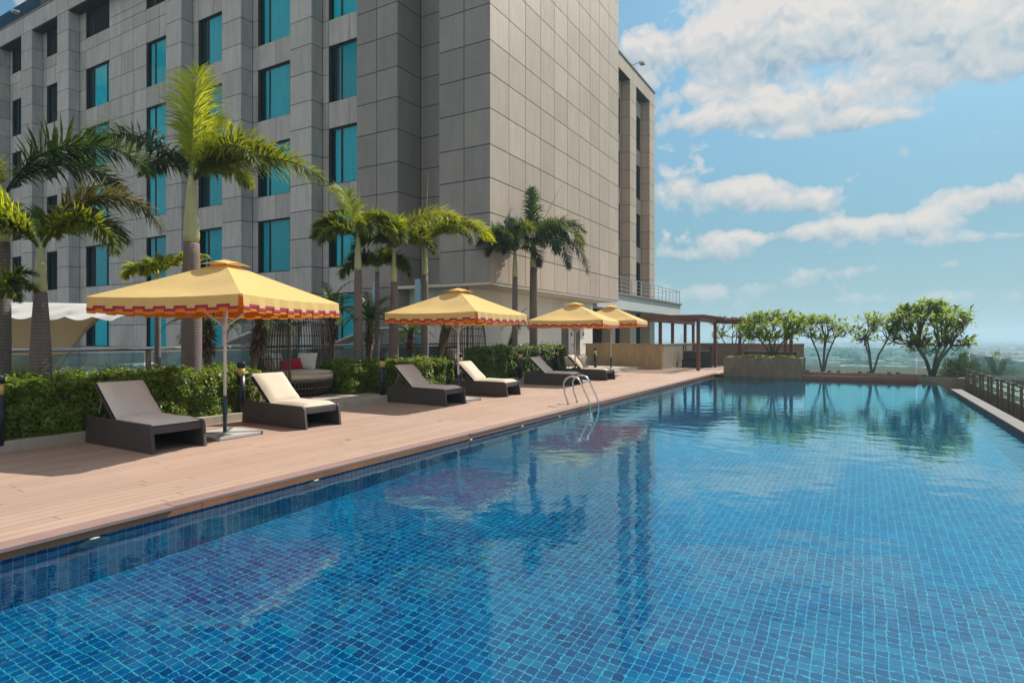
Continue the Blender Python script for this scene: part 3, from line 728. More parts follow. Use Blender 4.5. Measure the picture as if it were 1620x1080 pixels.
# ------------------------------------------------------------------ tent, canopies and skylight in the courtyard
def tent():
    t = thing('party_tent', 'white scalloped tent roof with tan lining and curved beam at the left edge', 'tent')
    # roof edge line runs between two points, cloth slopes down towards the pool
    A = Vector((-17.9, 5.3, 2.42)); B = Vector((-14.15, 7.45, 2.28)); down = Vector((.42, -.72, -.52)).normalized()
    rows = []; n = 120
    for j in range(9):
        row = []
        for i in range(n+1):
            f = i/n; sc = abs(math.sin(f*math.pi*7))
            dl = (.56 - .13*f + .20*sc) * j/8 * (1 if f < .97 else .8)
            p = A.lerp(B, f) + down*dl + Vector((0,0,1))*(.035*math.sin(f*44+j*.7)*j/8) + Vector((.4,-.7,0))*(.04*math.sin(f*23+j)*j/8)
            row.append(p)
        rows.append(row)
    MB().grid(rows).build('valance', M['tent'], t, smooth=True)
    top = [[A.lerp(B, i/20) for i in range(21)], [A.lerp(B, i/20)+Vector((-.9,1.6,.10)) for i in range(21)]]
    MB().grid(top).build('roof', M['tent'], t)
    inn = []
    for j in range(7):
        row = []
        for i in range(25):
            f = i/24*.80; k_ = j/6
            z = 2.25 - .1*f - (2.9)*k_
            lim = .80 - .47*k_**.75
            row.append(A.lerp(B, min(f, lim*i/24+.0)) + Vector((-.25,.42,0)) + Vector((0,0,z - A.lerp(B,f).z)))
        inn.append(row)
    MB().grid(inn).build('lining', M['tent_in'], t, smooth=True)
    arc = []
    for i in range(20):
        q = i/19; lim = .80 - .47*q**.75 + .01
        arc.append(A.lerp(B, lim) + Vector((-.22,.36,0)) + Vector((0,0,(2.25-2.9*q) - A.lerp(B,lim).z)))
    MB().tube(arc, .05, 8).build('beam', M['tent_in'], t, smooth=True)
tent()
def shell(loc, rz, L_, label):
    t = thing('courtyard_canopy', label, 'canopy', loc, rz)
    rows = []
    for (off) in (0, .07):
        r_ = []
        for i in range(25):
            f = i/24; x = L_*f; z = 1.0 + .75*math.sin(f*math.pi*.62)
            r_.append((x, z+off))
        rows.append(r_)
    poly = rows[1] + rows[0][::-1]
    MB().prism(poly, 1.5, 'y').build('roof', M['white_render'], t)
    MB().prism([(L_*.42,-.9),(L_*.55,-.9),(L_*.66,1.62),(L_*.34,1.55)], .5, 'y', .5).build('support', M['white_render'], t)
    MB().tube([(L_*.98,.7,1.6),(L_*.98,.7,-.9)], .05, 8).build('post', M['steel'], t)
shell((-17.9, 12.2, .35), R(28), 3.4, 'white curved canopy in the courtyard behind the slim palm group')
shell((-17.3, 15.9, .15), R(24), 3.0, 'lower white curved canopy beside the dark recess of the hotel')
def skylight():
    t = thing('skylight_dome', 'white lattice skylight hoop beyond the balustrade glass', 'skylight', (-14.9, 8.0, -.9), R(30))
    g = MB(); Rr = 1.35
    for yy in (-.5,-.2,.1,.4):
        pts_ = [(Rr*.62*math.cos(math.pi*i/16), yy, .9+Rr*.72*math.sin(math.pi*i/16)) for i in range(17)]; g.tube(pts_, .022, 6)
    for i in range(1, 16, 2):
        a = math.pi*i/16; g.tube([(Rr*.62*math.cos(a), -.5, .9+Rr*.72*math.sin(a)), (Rr*.62*math.cos(a), .4, .9+Rr*.72*math.sin(a))], .018, 6)
    g.build('lattice', M['pole_white'], t)
    MB().box(-.9,.9,-.56,.46,0,.9).build('kerb', M['court'], t)
skylight()

# ------------------------------------------------------------------ parapet walls, planter, pergola at the far end
def wall_thing(name, label, cat, p0, p1, th, h, mat, panel=1.2, z0=0., cap=.06):
    p0 = Vector((*p0,0)); p1 = Vector((*p1,0)); L_ = (p1-p0).length; a = math.atan2(p1.y-p0.y, p1.x-p0.x)
    t = thing(name, label, cat, (p0.x, p0.y, z0), a)
    n = max(1, round(L_/panel)); w_ = MB()
    for i in range(n): w_.box(L_*i/n+.004, L_*(i+1)/n-.004, 0, th, 0, h-cap)
    w_.build('facing', mat, t, bevel=.006)
    MB().box(-.02, L_+.02, -.025, th+.025, h-cap+.003, h).build('coping', mat, t, bevel=.008)
    return t
wall_thing('parapet_wall', 'tan stone parapet wall facing the deck between the hotel doors and the pergola', 'wall', (-12.95,30.25), (-8.63,29.72), .22, 1.26, M['tan_stone'], 1.45)
wall_thing('parapet_wall', 'parapet wall striped by pergola slat shadows beside the dark table', 'wall', (-8.66,29.97), (-8.66,36.1), .22, 1.25, M['travertine'], 1.3)
wall_thing('parapet_wall', 'long brown grey parapet wall across the end of the terrace behind the pergola', 'wall', (-8.6,36.2), (-2.75,36.2), .25, 1.24, M['grey_stone'], 1.0)
pt = thing('stone_planter', 'raised rectangular stone planter standing in the far end of the pool', 'planter', (-5.24, 27.40, 0))
MB().box(0,3.09,0,.14,-1.15,.73).box(0,3.09,1.55,1.69,-.9,.73).box(0,.14,.142,1.548,-.9,.73).box(2.95,3.09,.142,1.548,-.9,.73).build('trough', M['planter_stone'], pt, bevel=.01)
MB().box(.14,2.95,.14,1.55,0,.66).build('soil', M['soil'], pt)
# groundcover in the planter
def leaf_cloud(name, P, N, size, mat, parent=None, aspect=.55, spread=.6, seed=1, fold=True):
    """P leaf positions, N preferred normals; each leaf a small pointed rhomb"""
    r = np.random.default_rng(seed); n = len(P)
    N = N + r.normal(0, spread, (n,3)); N /= np.linalg.norm(N, axis=1, keepdims=True)+1e-9
    T = r.normal(0, 1, (n,3)); T -= N*(T*N).sum(1, keepdims=True); T /= np.linalg.norm(T, axis=1, keepdims=True)+1e-9
    B = np.cross(N, T); s = size*(.6+.8*r.random((n,1)))
    a = P - T*s*.5; b = P + B*s*aspect*.5 + N*s*.06; c_ = P + T*s*.5; d_ = P - B*s*aspect*.5 + N*s*.06
    V = np.stack([a,b,c_,d_], 1).reshape(-1,3)
    me = bpy.data.meshes.new(name); me.vertices.add(4*n); me.vertices.foreach_set('co', V.ravel())
    me.loops.add(4*n); me.loops.foreach_set('vertex_index', np.arange(4*n, dtype=np.int32))
    me.polygons.add(n); me.polygons.foreach_set('loop_start', np.arange(0,4*n,4,dtype=np.int32)); me.polygons.foreach_set('loop_total', np.full(n,4,dtype=np.int32))
    me.update(); me.validate()
    o = bpy.data.objects.new(name, me); COL.objects.link(o); me.materials.append(mat)
    if parent: o.parent = parent
    return o
P = np.stack([rng.uniform(-4.7,-2.5,2600), rng.uniform(27.58,28.9,2600), .70+rng.uniform(0,.10,2600)],1)
tag(leaf_cloud('ground_cover', P, np.tile([0,0,1.],(2600,1)), .07, M['grass'], None, .5, .7, 5), kind='stuff')

pg = thing('pergola', 'brown timber pergola with slatted roof at the far end of the deck', 'pergola')
posts = [(-8.95,30.55),(-8.95,32.85),(-8.95,35.55),(-8.95,37.5),(-6.78,29.4),(-6.78,33.2),(-6.0,36.0),(-3.6,35.6),(-2.95,31.6)]
for (x, y) in posts: MB().box(x-.075,x+.075,y-.075,y+.075,-.0,2.34).build('post', M['pergola'], pg, bevel=.008)
bm_ = MB(); 
bm_.box(-9.04,-8.86,28.7,37.7,2.343,2.52); bm_.box(-6.86,-6.70,29.1,36.3,2.343,2.52); bm_.box(-6.69,-2.5,35.5,35.66,2.343,2.52); bm_.box(-6.69,-2.5,33.1,33.26,2.343,2.52)
bm_.box(-9.40,-6.4,28.60,28.66,2.43,2.62); bm_.build('beam', M['pergola'], pg, bevel=.006)
sl = MB(); yy = 28.75
while yy < 37.6: sl.box(-9.40,-6.35,yy,yy+.05,2.524,2.645); yy += .31
sl.build('slats', M['pergola'], pg)
sl = MB(); xx = -6.3
while xx < -2.5: sl.box(xx,xx+.05,32.7,36.2,2.524,2.64); xx += .42
sl.build('slats', M['pergola'], pg)

tb = thing('upturned_table', 'dark green table lying upside down with its legs up under the pergola', 'table', (-7.65, 33.0, 0), R(8))
MB().box(-.75,.75,-.62,.62,0,.42).build('box_base', M['green_furn'], tb, bevel=.01)
MB().box(-.70,.70,-.57,.57,.424,.86).build('apron', M['green_furn'], tb, bevel=.01)
for sx in (-.70,.64):
    for sy in (-.57,.51): MB().box(sx,sx+.06,sy,sy+.06,.862,1.15).build('leg', M['green_furn'], tb, bevel=.004)
bn = thing('bench', 'low dark bench behind the stone planter', 'bench', (-4.2, 34.4, 0))
MB().box(-1.3,1.3,-.25,.25,.70,.82).build('seat', M['green_furn'], bn, bevel=.01)
for sx in (-1.2,1.1): MB().box(sx,sx+.1,-.22,.22,0,.70).build('leg', M['green_furn'], bn)

# ------------------------------------------------------------------ glass at the far end and along the right
fg = thing('glass_screen', 'frameless glass screen across the far end of the pool in front of the trees', 'glass screen')
xs = [-2.15,-1.05,.02,1.05,1.78]
for a, b in zip(xs[:-1], xs[1:]): MB().box(a+.005,b-.005,28.19,28.205,.16,1.16).build('pane', M['far_glass'], fg)
for x in (-2.0,-1.2,-.85,-.1,.2,.9,1.2): MB().box(x-.06,x+.06,28.12,28.27,.152,.22).build('clamp', M['bronze'], fg, bevel=.006)
MB().box(1.84,3.45,28.19,28.205,.07,1.2).build('pane', M['far_glass'], fg)
for x in (2.05,3.05): MB().box(x-.06,x+.06,28.12,28.27,.062,.16).build('clamp', M['bronze'], fg, bevel=.006)
gr = thing('glass_railing', 'glass railing on paired brown steel posts along the right side of the pool', 'railing')
py_ = []
for i in range(18):
    b_ = 27.95 - 1.5*i
    if b_ > 3: py_ += [b_, b_-.54]
for y0 in py_:
    p = MB().box(3.31,3.37,y0-.026,y0+.026,-.62,.40).box(3.275,3.405,y0-.05,y0+.05,.402,.425).build('post', M['post_brown'], gr, bevel=.004)
    
    for z_ in (.22, -.02): MB().tube([(3.372,y0,z_),(3.499,y0,z_)], .022, 8).build('standoff', M['post_brown'], p)
for i in range(0, len(py_)-1, 2):
    a, b = py_[i+1]-.48, py_[i]+.46
    MB().box(3.50,3.512,a,b-.02,-.09,.98).build('pane', M['side_glass'], gr)

# ------------------------------------------------------------------ sun loungers
def make_lounger(cream, ang):
    t = thing('sun_lounger', '', 'sun lounger', (0,0,0), 0, 'wicker sun loungers lined up on the deck')
    Lh, Wd = .93, .40          # half length, half width; foot at +x
    fr = MB()
    prof = [(-Lh,0),(Lh-.0,0),(Lh-.015,.02),(Lh-.055,.335),(Lh-.085,.375),(Lh-.13,.39),(-.1,.40),(-Lh+.06,.405),(-Lh+.03,.39)]
    fr.prism(prof, .055, 'y', -Wd); fr.prism(prof, .055, 'y', Wd-.055)
    fr.box(-Lh+.05, Lh-.10, -Wd+.056, Wd-.056, .285, .325)
    fr.box(Lh-.135, Lh-.075, -Wd+.056, Wd-.056, .255, .36)
    fr.box(-Lh+.02, -Lh+.06, -Wd+.056, Wd-.056, .0, .36)
    fr.build('frame', M['wicker'], t, bevel=.010)
    cm = M['cush_cream'] if cream else M['cush']
    def cushion(x0, x1, z0, th, mt=None, name='seat_cushion'):
        n, m_ = 16, 10; top = []; bot = []
        hw = Wd-.065
        for i in range(n+1):
            f = i/n; rt = []; rb = []
            for j in range(m_+1):
                g = j/m_
                e = min(f,1-f)*n/1.6; e2 = min(g,1-g)*m_/1.6
                rnd = min(1,e)**.45 * min(1,e2)**.45
                x = x0+(x1-x0)*f; y = -hw+2*hw*g
                dip = -.006*math.sin(f*9)*math.sin(g*5)
                rt.append((x,y,z0+th*(.42+.58*rnd)+dip)); rb.append((x,y,z0+th*(.40-.40*rnd)))
            top.append(rt); bot.append(rb)
        b = MB(); b.grid(top); b.grid([r[::-1] for r in bot])
        # rim
        def rim(a, c_):
            for i in range(len(a)-1): b.quad(a[i], c_[i], c_[i+1], a[i+1])
        rim([r[0] for r in top], [r[0] for r in bot]); rim([r[-1] for r in top][::-1], [r[-1] for r in bot][::-1])
        rim(top[0][::-1], bot[0][::-1]); rim(top[-1], bot[-1])
        if mt is not None: b.v = [tuple(mt @ Vector(p)) for p in b.v]
        return b.build(name, cm, t, smooth=True)
    hx = -.16
    cushion(hx+.02, Lh-.10, .328, .115)
    mt = Matrix.Translation((hx, 0, .35)) @ Matrix.Rotation(R(ang), 4, 'Y') @ Matrix.Translation((-hx, 0, -.35))
    cushion(hx-.79, hx-.005, .352, .10, mt, 'back_cushion')
    bf = MB(); bf.box(hx-.80, hx, -Wd+.05, Wd-.05, .322, .345, mt); bf.build('back_frame', M['wicker'], t, bevel=.006)
    for sy in (-.30,.30):
        p = mt @ Vector((hx-.58, sy, .33)); MB().tube([p, (hx-.62, sy, .30)], .012, 6).build('prop', M['steel'], t)
    return t
lg = make_lounger(False, 42); lc = make_lounger(True, 42)
lspots = [(-9.28,5.08,-1,0,'grey cushioned wicker lounger in the foreground left of the first umbrella pole'),
          (-9.20,7.68,-3,1,'cream cushioned wicker lounger right of the nearest umbrella pole, in front of the daybed'),
          (-9.22,11.73,-1,0,'grey cushioned wicker lounger in front of the hedge between the two daybeds'),
          (-9.12,14.25,2,1,'cream cushioned wicker lounger right beside the second umbrella pole'),
          (-9.06,18.42,1,0,'grey cushioned wicker lounger just behind the pool ladder and left of the third umbrella'),
          (-9.02,21.40,-2,1,'cream cushioned wicker lounger farthest away, under the third umbrella')]
used = set()
for (x, y, rz, cr, lab) in lspots:
    src = lc if cr else lg
    o = src if src.name not in used else copy_tree(src); used.add(src.name)
    o.location = (x, y, .002); o.rotation_euler = (0,0,R(rz)); o['label'] = lab

# ------------------------------------------------------------------ umbrellas
def make_umbrella():
    t = thing('patio_umbrella', '', 'umbrella', (0,0,0), 0, 'yellow square umbrellas along the pool deck')
    a = 1.36; zc, zp = 2.27, 2.86
    cn = MB(); n = 12
    for k_ in range(4):
        Rm = Matrix.Rotation(R(90*k_), 4, 'Z'); rows = []
        for i in range(n+1):
            f = i/n; row = []
            for j in range(n+1):
                g = -1+2*j/n
                half = .16+(a-.16)*f
                sag = -.055*math.sin(f*math.pi)*(1-g*g*.9) - .03*f*(1-abs(g)**2)
                q_ = Rm @ Vector((half, half*g, 0)); wr = .026*mnoise.noise(Vector((q_.x*2.2,q_.y*2.2,3))) + .007*mnoise.noise(Vector((q_.x*6,q_.y*6,9)))
                row.append(Vector((q_.x, q_.y, zp-.02+(zc-zp+.02)*f+sag+wr*min(1,f*3)*min(1,(1-f)*6)*min(1,(1-abs(g))*6))))
            rows.append(row)
        cn.grid(rows)
    can = cn.build('canopy', M['yellow'], t, smooth=True)
    lin = MB(); lin.v = [(x*.985, y*.985, z-.022) for (x,y,z) in cn.v]; lin.f = [f[::-1] for f in cn.f]
    lin.build('lining', M['orange'], can, smooth=True)
    # valance: crenellated hem with trim
    ye, tr, og = MB(), MB(), MB(); nc = 15; rr = random.Random(5)
    for k_ in range(4):
        Rm = Matrix.Rotation(R(90*k_), 4, 'Z')
        def q(mb, y0, y1, z0, z1, off):
            # slightly flared and rippled
            def pt(y, z): 
                fl = (zc-z)*.10
                e = .03*(1-(y/a)**2)
                return Rm @ Vector((a+off+fl+.006*math.sin(y*17+k_), y, z-e))
            mb.quad(pt(y0,z0), pt(y1,z0), pt(y1,z1), pt(y0,z1))
        cw = 2*a/nc
        for i in range(nc):
            y0 = -a+i*cw+(.03 if i == 0 else 0); y1 = -a+(i+1)*cw-(.03 if i == nc-1 else 0)
            low = (i % 2 == 0); zb = zc-(.170 if low else .130); tb_ = .040
            q(ye, y0, y1, zb, zc+.0, .004)
            q(tr, y0, y1, zb-tb_, zb, .005)
            if i < nc-1:
                za, zz_ = (zc-.130, zc-.170-tb_); q(tr, y1-.016, y1+.016, zz_, za, .008)
            q(og, y0, y1, zc-(.250 if low else .232), zc-.002, -.008)
    ye.build('valance', M['yellow'], can); tr.build('trim', M['maroon'], can); og.build('valance_lining', M['orange'], can)
    # vent cap
    vc = MB()
    for k_ in range(4):
        Rm = Matrix.Rotation(R(90*k_), 4, 'Z'); rows = []
        for i in range(6):
            f = i/5; row = []
            for j in range(13):
                g = -1+2*j/12; half = .02+.27*f
                row.append(Rm @ Vector((half, half*g, 2.955-.09*f+.030*f*(1-abs(g))-.02*f*abs(g)**4)))
            rows.append(row)
        vc.grid(rows)
    v = vc.build('vent_cap', M['yellow'], t, smooth=True)
    MB().box(-.15,.15,-.15,.15,2.80,2.86).build('vent_lining', M['orange'], v)
    MB().lathe([(.026,.66),(.026,2.93)], 14).build('pole', M['pole_white'], t, smooth=True)
    MB().lathe([(.033,.05),(.033,.665),(.028,.67)], 14).build('sleeve', M['pole_blue'], t, smooth=True)
    MB().lathe([(.045,1.80),(.05,1.83),(.05,1.90),(.04,1.93)], 14).build('slide_hub', M['pole_white'], t, smooth=True)
    for k_ in range(4):
        q = R(45+90*k_); dx, dy = math.cos(q), math.sin(q)
        f = .52; half = (.16+(a-.16)*f)*1.414
        rib = MB().tube([(dx*.03,dy*.03,2.82),(dx*a*1.40,dy*a*1.40,2.245)], .014, 6).build('rib', M['pole_white'], t)
        MB().tube([(dx*.045,dy*.045,1.86),(dx*.82,dy*.82,2.50)], .017, 6).build('strut', M['pole_white'], rib)
    # base: steel cross with four granite tiles
    s4 = MB(); hw_, g_ = .43, .035
    for k_ in range(4):
        Rm = Matrix.Rotation(R(90*k_-16.5), 4, 'Z')
        tri = [(g_*1.42, 0), (hw_, -(hw_-g_*1.42)), (hw_, hw_-g_*1.42)]
        vs = [Rm @ Vector((x_, y_, z_)) for z_ in (.006, .052) for (x_, y_) in tri]
        s4.add(vs, [(2,1,0),(3,4,5),(0,1,4,3),(1,2,5,4),(2,0,3,5)])
    bs = s4.build('base_tiles', M['slab'], t, bevel=.004)
    cr = MB()
    for k_ in range(2):
        Rm = Matrix.Rotation(R(45+90*k_-16.5), 4, 'Z'); e_ = .60
        cr.box(-e_, e_, -.034, .034, .002 if k_ == 0 else .003, .060 if k_ == 0 else .0585, Rm)
    cr.build('base_cross', M['base_steel'], bs, bevel=.003)
    return t
um = make_umbrella()
uspots = [(-8.97,6.17,16.5,.965,'yellow square umbrella nearest the camera, over the two foreground loungers'),
          (-8.88,12.6,3,.96,'second yellow umbrella, standing in front of the daybed under the hotel tower'),
          (-8.92,19.9,8,.96,'third yellow umbrella, its canopy overlapping the one behind it, left of the pergola'),
          (-9.12,24.0,8,.95,'farthest yellow umbrella, partly hidden behind the canopy of the third')]
for i, (x, y, rz, sc, lab) in enumerate(uspots):
    o = um if i == 0 else copy_tree(um)
    o.location = (x, y, .002 if i < 3 else .122); o.rotation_euler = (0,0,R(rz)); o.scale = (sc,sc,sc); o['label'] = lab

# ------------------------------------------------------------------ bollard lights
def make_bollard():
    t = thing('bollard_light', '', 'bollard light', (0,0,0), 0, 'bollard lights along the planting kerb')
    MB().lathe([(.075,0),(.075,.70)], 20).build('post', M['navy'], t, smooth=True)
    MB().lathe([(.068,.70),(.068,.86)], 20).build('lens', M['amber'], t, smooth=True)
    MB().lathe([(.077,.858),(.077,.955),(.070,.965)], 20).build('cap', M['navy'], t, smooth=True)
    return t
bo_ = make_bollard()
bsp = [(-10.36,3.68,.10,'bollard light cut by the left edge of the picture'),
       (-10.40,7.50,.15,'bollard light behind the cream lounger beside the first daybed'),
       (-10.42,11.50,.15,'bollard light behind the grey lounger between the daybeds'),
       (-10.30,14.70,.15,'bollard light left of the second umbrella pole'),
       (-10.42,18.55,.15,'bollard light beside the backrest of the grey lounger nearest the ladder'),
       (-10.80,22.30,.15,'bollard light at the right end of the last hedge'),
       (-10.95,26.75,.12,'bollard light in front of the tan parapet wall')]
for i, (x, y, z, lab) in enumerate(bsp):
    o = bo_ if i == 0 else copy_tree(bo_); o.location = (x,y,z); o['label'] = lab

# ------------------------------------------------------------------ daybeds
def make_pod():
    t = thing('wicker_daybed', '', 'daybed', (0,0,0), 0, 'round wicker daybeds with tall cage backs')
    r0, r1 = .66, .92
    bs = MB()
    nb = 72
    for i in range(nb):
        q = 2*math.pi*i/nb; c_, s_ = math.cos(q), math.sin(q)
        bs.tube([(r0*c_,r0*s_,0),(.84*c_,.84*s_,.16),(r1*c_,r1*s_,.36)], .014, 5)
    for (r_, z) in ((r0,.02),(.76,.09),(.86,.20),(r1,.355),(r1,.375)):
        bs.tube([(r_*math.cos(2*math.pi*i/48), r_*math.sin(2*math.pi*i/48), z) for i in range(48)], .018, 6, closed=True)
    bs.build('base', M['wicker_pod'], t, smooth=True)
    MB().lathe([(.52,.03),(.78,.30),(.80,.34)], 32).build('inner_liner', M['black'], t)
    n = 40
    cu = MB().lathe([(.80,.36),(.88,.40),(.90,.46),(.885,.53),(.84,.565),(.60,.578),(.0,.582)], 48).build('seat_cushion', M['cush_tan'], t, smooth=True)
    for z in (.405,.535): MB().tube([(.893*math.cos(2*math.pi*i/48), .893*math.sin(2*math.pi*i/48), z) for i in range(48)], .009, 5, closed=True).build('piping', M['tan_stone'], cu)
    # cage: opening faces local +x
    a0, a1 = R(62), R(298)
    cg = MB(); fr = MB()
    def rad(z): 
        f = (z-.36)/(2.22-.36); return .92 + .09*math.sin(f*math.pi) - .22*f**2.0
    m_ = 58
    for i in range(m_+1):
        q = a0+(a1-a0)*i/m_
        pts_ = [(rad(z)*math.cos(q), rad(z)*math.sin(q), z) for z in (.36,.7,1.05,1.4,1.75,2.05,2.22)]
        if i in (0, m_): fr.tube(pts_, .028, 8)
        elif i % 10 == 4: fr.tube(pts_, .019, 6)
        else: cg.tube(pts_, .012, 5)
    for z in (.62,.88,1.14,1.40,1.66,1.92,2.10):
        cg.tube([(rad(z)*math.cos(a0+(a1-a0)*i/40), rad(z)*math.sin(a0+(a1-a0)*i/40), z) for i in range(41)], .011, 5)
    fr.tube([(rad(2.22)*math.cos(a0+(a1-a0)*i/40), rad(2.22)*math.sin(a0+(a1-a0)*i/40), 2.22) for i in range(41)], .024, 8)
    # slatted hood over the back
    for i in range(m_+1):
        q = a0+(a1-a0)*i/m_
        w_ = .40+.28*abs(math.cos((q-math.pi)/1.35))
        cg.tube([(.83*math.cos(q), .83*math.sin(q), 2.22), (.62*math.cos(q)-.06, .62*math.sin(q), 2.29), ((.83-w_)*math.cos(q)-.08, (.83-w_)*math.sin(q), 2.33)], .009, 5)
    fr.build('cage_frame', M['wicker_pod'], t, smooth=True); cg.build('cage', M['wicker_pod'], t, smooth=True)
    return t
pod = make_pod()
pod['label'] = 'round wicker daybed with tall cage behind the cream lounger, holding a red pillow'
pod.scale = (1.04,1.04,1.06); pod.location = (-12.35, 10.42, .152); pod.rotation_euler = (0,0,R(15))
pod2 = copy_tree(pod); pod2.location = (-12.55, 18.35, .152); pod2.rotation_euler = (0,0,R(18))
pod2['label'] = 'farther wicker daybed partly hidden behind the second umbrella pole'
def pillow(name, loc, rot, w, h, th, mat, label, group=None):
    n = 14; top = []; bot = []
    for i in range(n+1):
        a, b_ = [], []
        for j in range(n+1):
            u = -1+2*i/n; v = -1+2*j/n
            p = max(0,(1-u*u))**.5*max(0,(1-v*v))**.5
            sh = 1-.07*(1-abs(u*v))*(abs(u)**4+abs(v)**4)*.8
            a.append((u*w/2*sh, v*h/2*sh, th/2*p**.8)); b_.append((u*w/2*sh, v*h/2*sh, -th/2*p**.8))
        top.append(a); bot.append(b_)
    m_ = MB().grid(top); m_.grid([r[::-1] for r in bot])
    o = m_.build(name, mat, None, smooth=True); o.location = loc; o.rotation_euler = rot
    tag(o, label, 'pillow', group)
    # piped seam
    rimp = [top[i][0] for i in range(n)] + [top[n][j] for j in range(n)] + [top[n-i][n] for i in range(n)] + [top[0][n-j] for j in range(n)]
    MB().tube(rimp, .007, 5, closed=True).build('piping', M['door'] if mat != M['red'] else M['red'], o)
    return o
def podpt(o, x, y, z): return tuple(Matrix.Translation(o.location) @ o.rotation_euler.to_matrix().to_4x4() @ Vector((x,y,z)))
def lean(o, az, dist, z, w, h, th, mat, tilt, label, group='loose pillows on the daybeds', roll=0):
    """a pillow leaning outwards against the cage at azimuth az (pod space)"""
    a = R(az) + o.rotation_euler.z
    Mx = Matrix.Rotation(a, 4, 'Z') @ Matrix.Rotation(R(-90+tilt), 4, 'Y') @ Matrix.Rotation(R(90+roll), 4, 'Z')
    return pillow('pillow', podpt(o, dist*math.cos(R(az)), dist*math.sin(R(az)), z), Mx.to_euler(), w, h, th, mat, label, group)
lean(pod, 235, .62, .80, .62, .44, .17, M['cush_cream'], 20, 'cream pillow seen through the cage bars at the left of the nearer daybed')
lean(pod, 172, .66, .82, .58, .46, .17, M['cush'], 18, 'grey beige pillow behind the red pillow on the nearer daybed')
lean(pod, 96, .60, .82, .56, .46, .18, M['cush'], 20, 'grey beige pillow with dark piping right of the red pillow')
lean(pod, 136, .40, .74, .50, .32, .15, M['red'], 32, 'red pillow in the middle of the nearer daybed', None, 8)
lean(pod2, 150, .62, .82, .58, .46, .17, M['cush'], 18, 'grey pillow on the farther daybed beside the umbrella pole')
lean(pod2, 215, .62, .80, .56, .44, .17, M['cush_cream'], 18, 'cream pillow at the left of the farther daybed, behind the bars')

# ------------------------------------------------------------------ ladder, pool lights, drains
ld = thing('pool_ladder', 'curved stainless steel grab rails of the pool ladder at the deck edge', 'ladder', (-6.02, 13.05, 0))
for dy in (0, .52):
    pts_ = [(0,dy,.012),(-.10,dy,.25)]
    for i in range(13):
        q = R(165-i*12.5*1.0); pts_.append((.10+.235*math.cos(q), dy, .44+.235*math.sin(q)))
    pts_ += [(.52,dy,.12),(.545,dy,.0),(.55,dy,-.2),(.55,dy,-.95)]
    MB().tube(pts_, .021, 10).build('grab_rail', M['steel'], ld, smooth=True)
    MB().lathe([(.05,.002),(.05,.012),(.03,.022)], 16, 0, dy).build('flange', M['steel'], ld)
for z in (-.35,-.62,-.89): MB().box(.50,.60,.02,.50,z,z+.03).build('tread', M['steel'], ld)
for y0, lb in ((2.66,'round underwater light in the tiled pool wall, nearest the camera'),(5.06,'round underwater light in the pool wall, second from the camera'),
               (8.35,'round underwater light in the pool wall, third from the camera'),(10.1,'round underwater light in the pool wall, fourth from the camera'),
               (11.75,'round underwater light in the pool wall just left of the ladder')):
    t = thing('pool_light', lb, 'pool light', (EX, y0, WZ-.118), 0, 'underwater lights along the deck side of the pool')
    p = MB().lathe([(.125,0),(.125,.03),(.085,.05)], 24); p.v = [(z, x, y_) for (x,y_,z) in p.v]; p.build('rim', M['pool_fitting'], t, smooth=True)
    p = MB().lathe([(.082,.045),(.05,.062),(.0,.066)], 24); p.v = [(z, x, y_) for (x,y_,z) in p.v]; p.build('lens', M['fin'], t, smooth=True)
for (x, y, lb) in ((-9.75,4.35,'small round deck drain left of the foreground lounger'),(-6.95,6.9,'small round deck drain near the pool edge right of the first umbrella'),(-7.0,9.35,'small round deck drain halfway to the ladder')):
    t = tag(MB().lathe([(.045,.001),(.045,.006),(.03,.008)], 16).build('deck_drain', M['drain'], None), lb, 'drain'); t.location = (x,y,0)

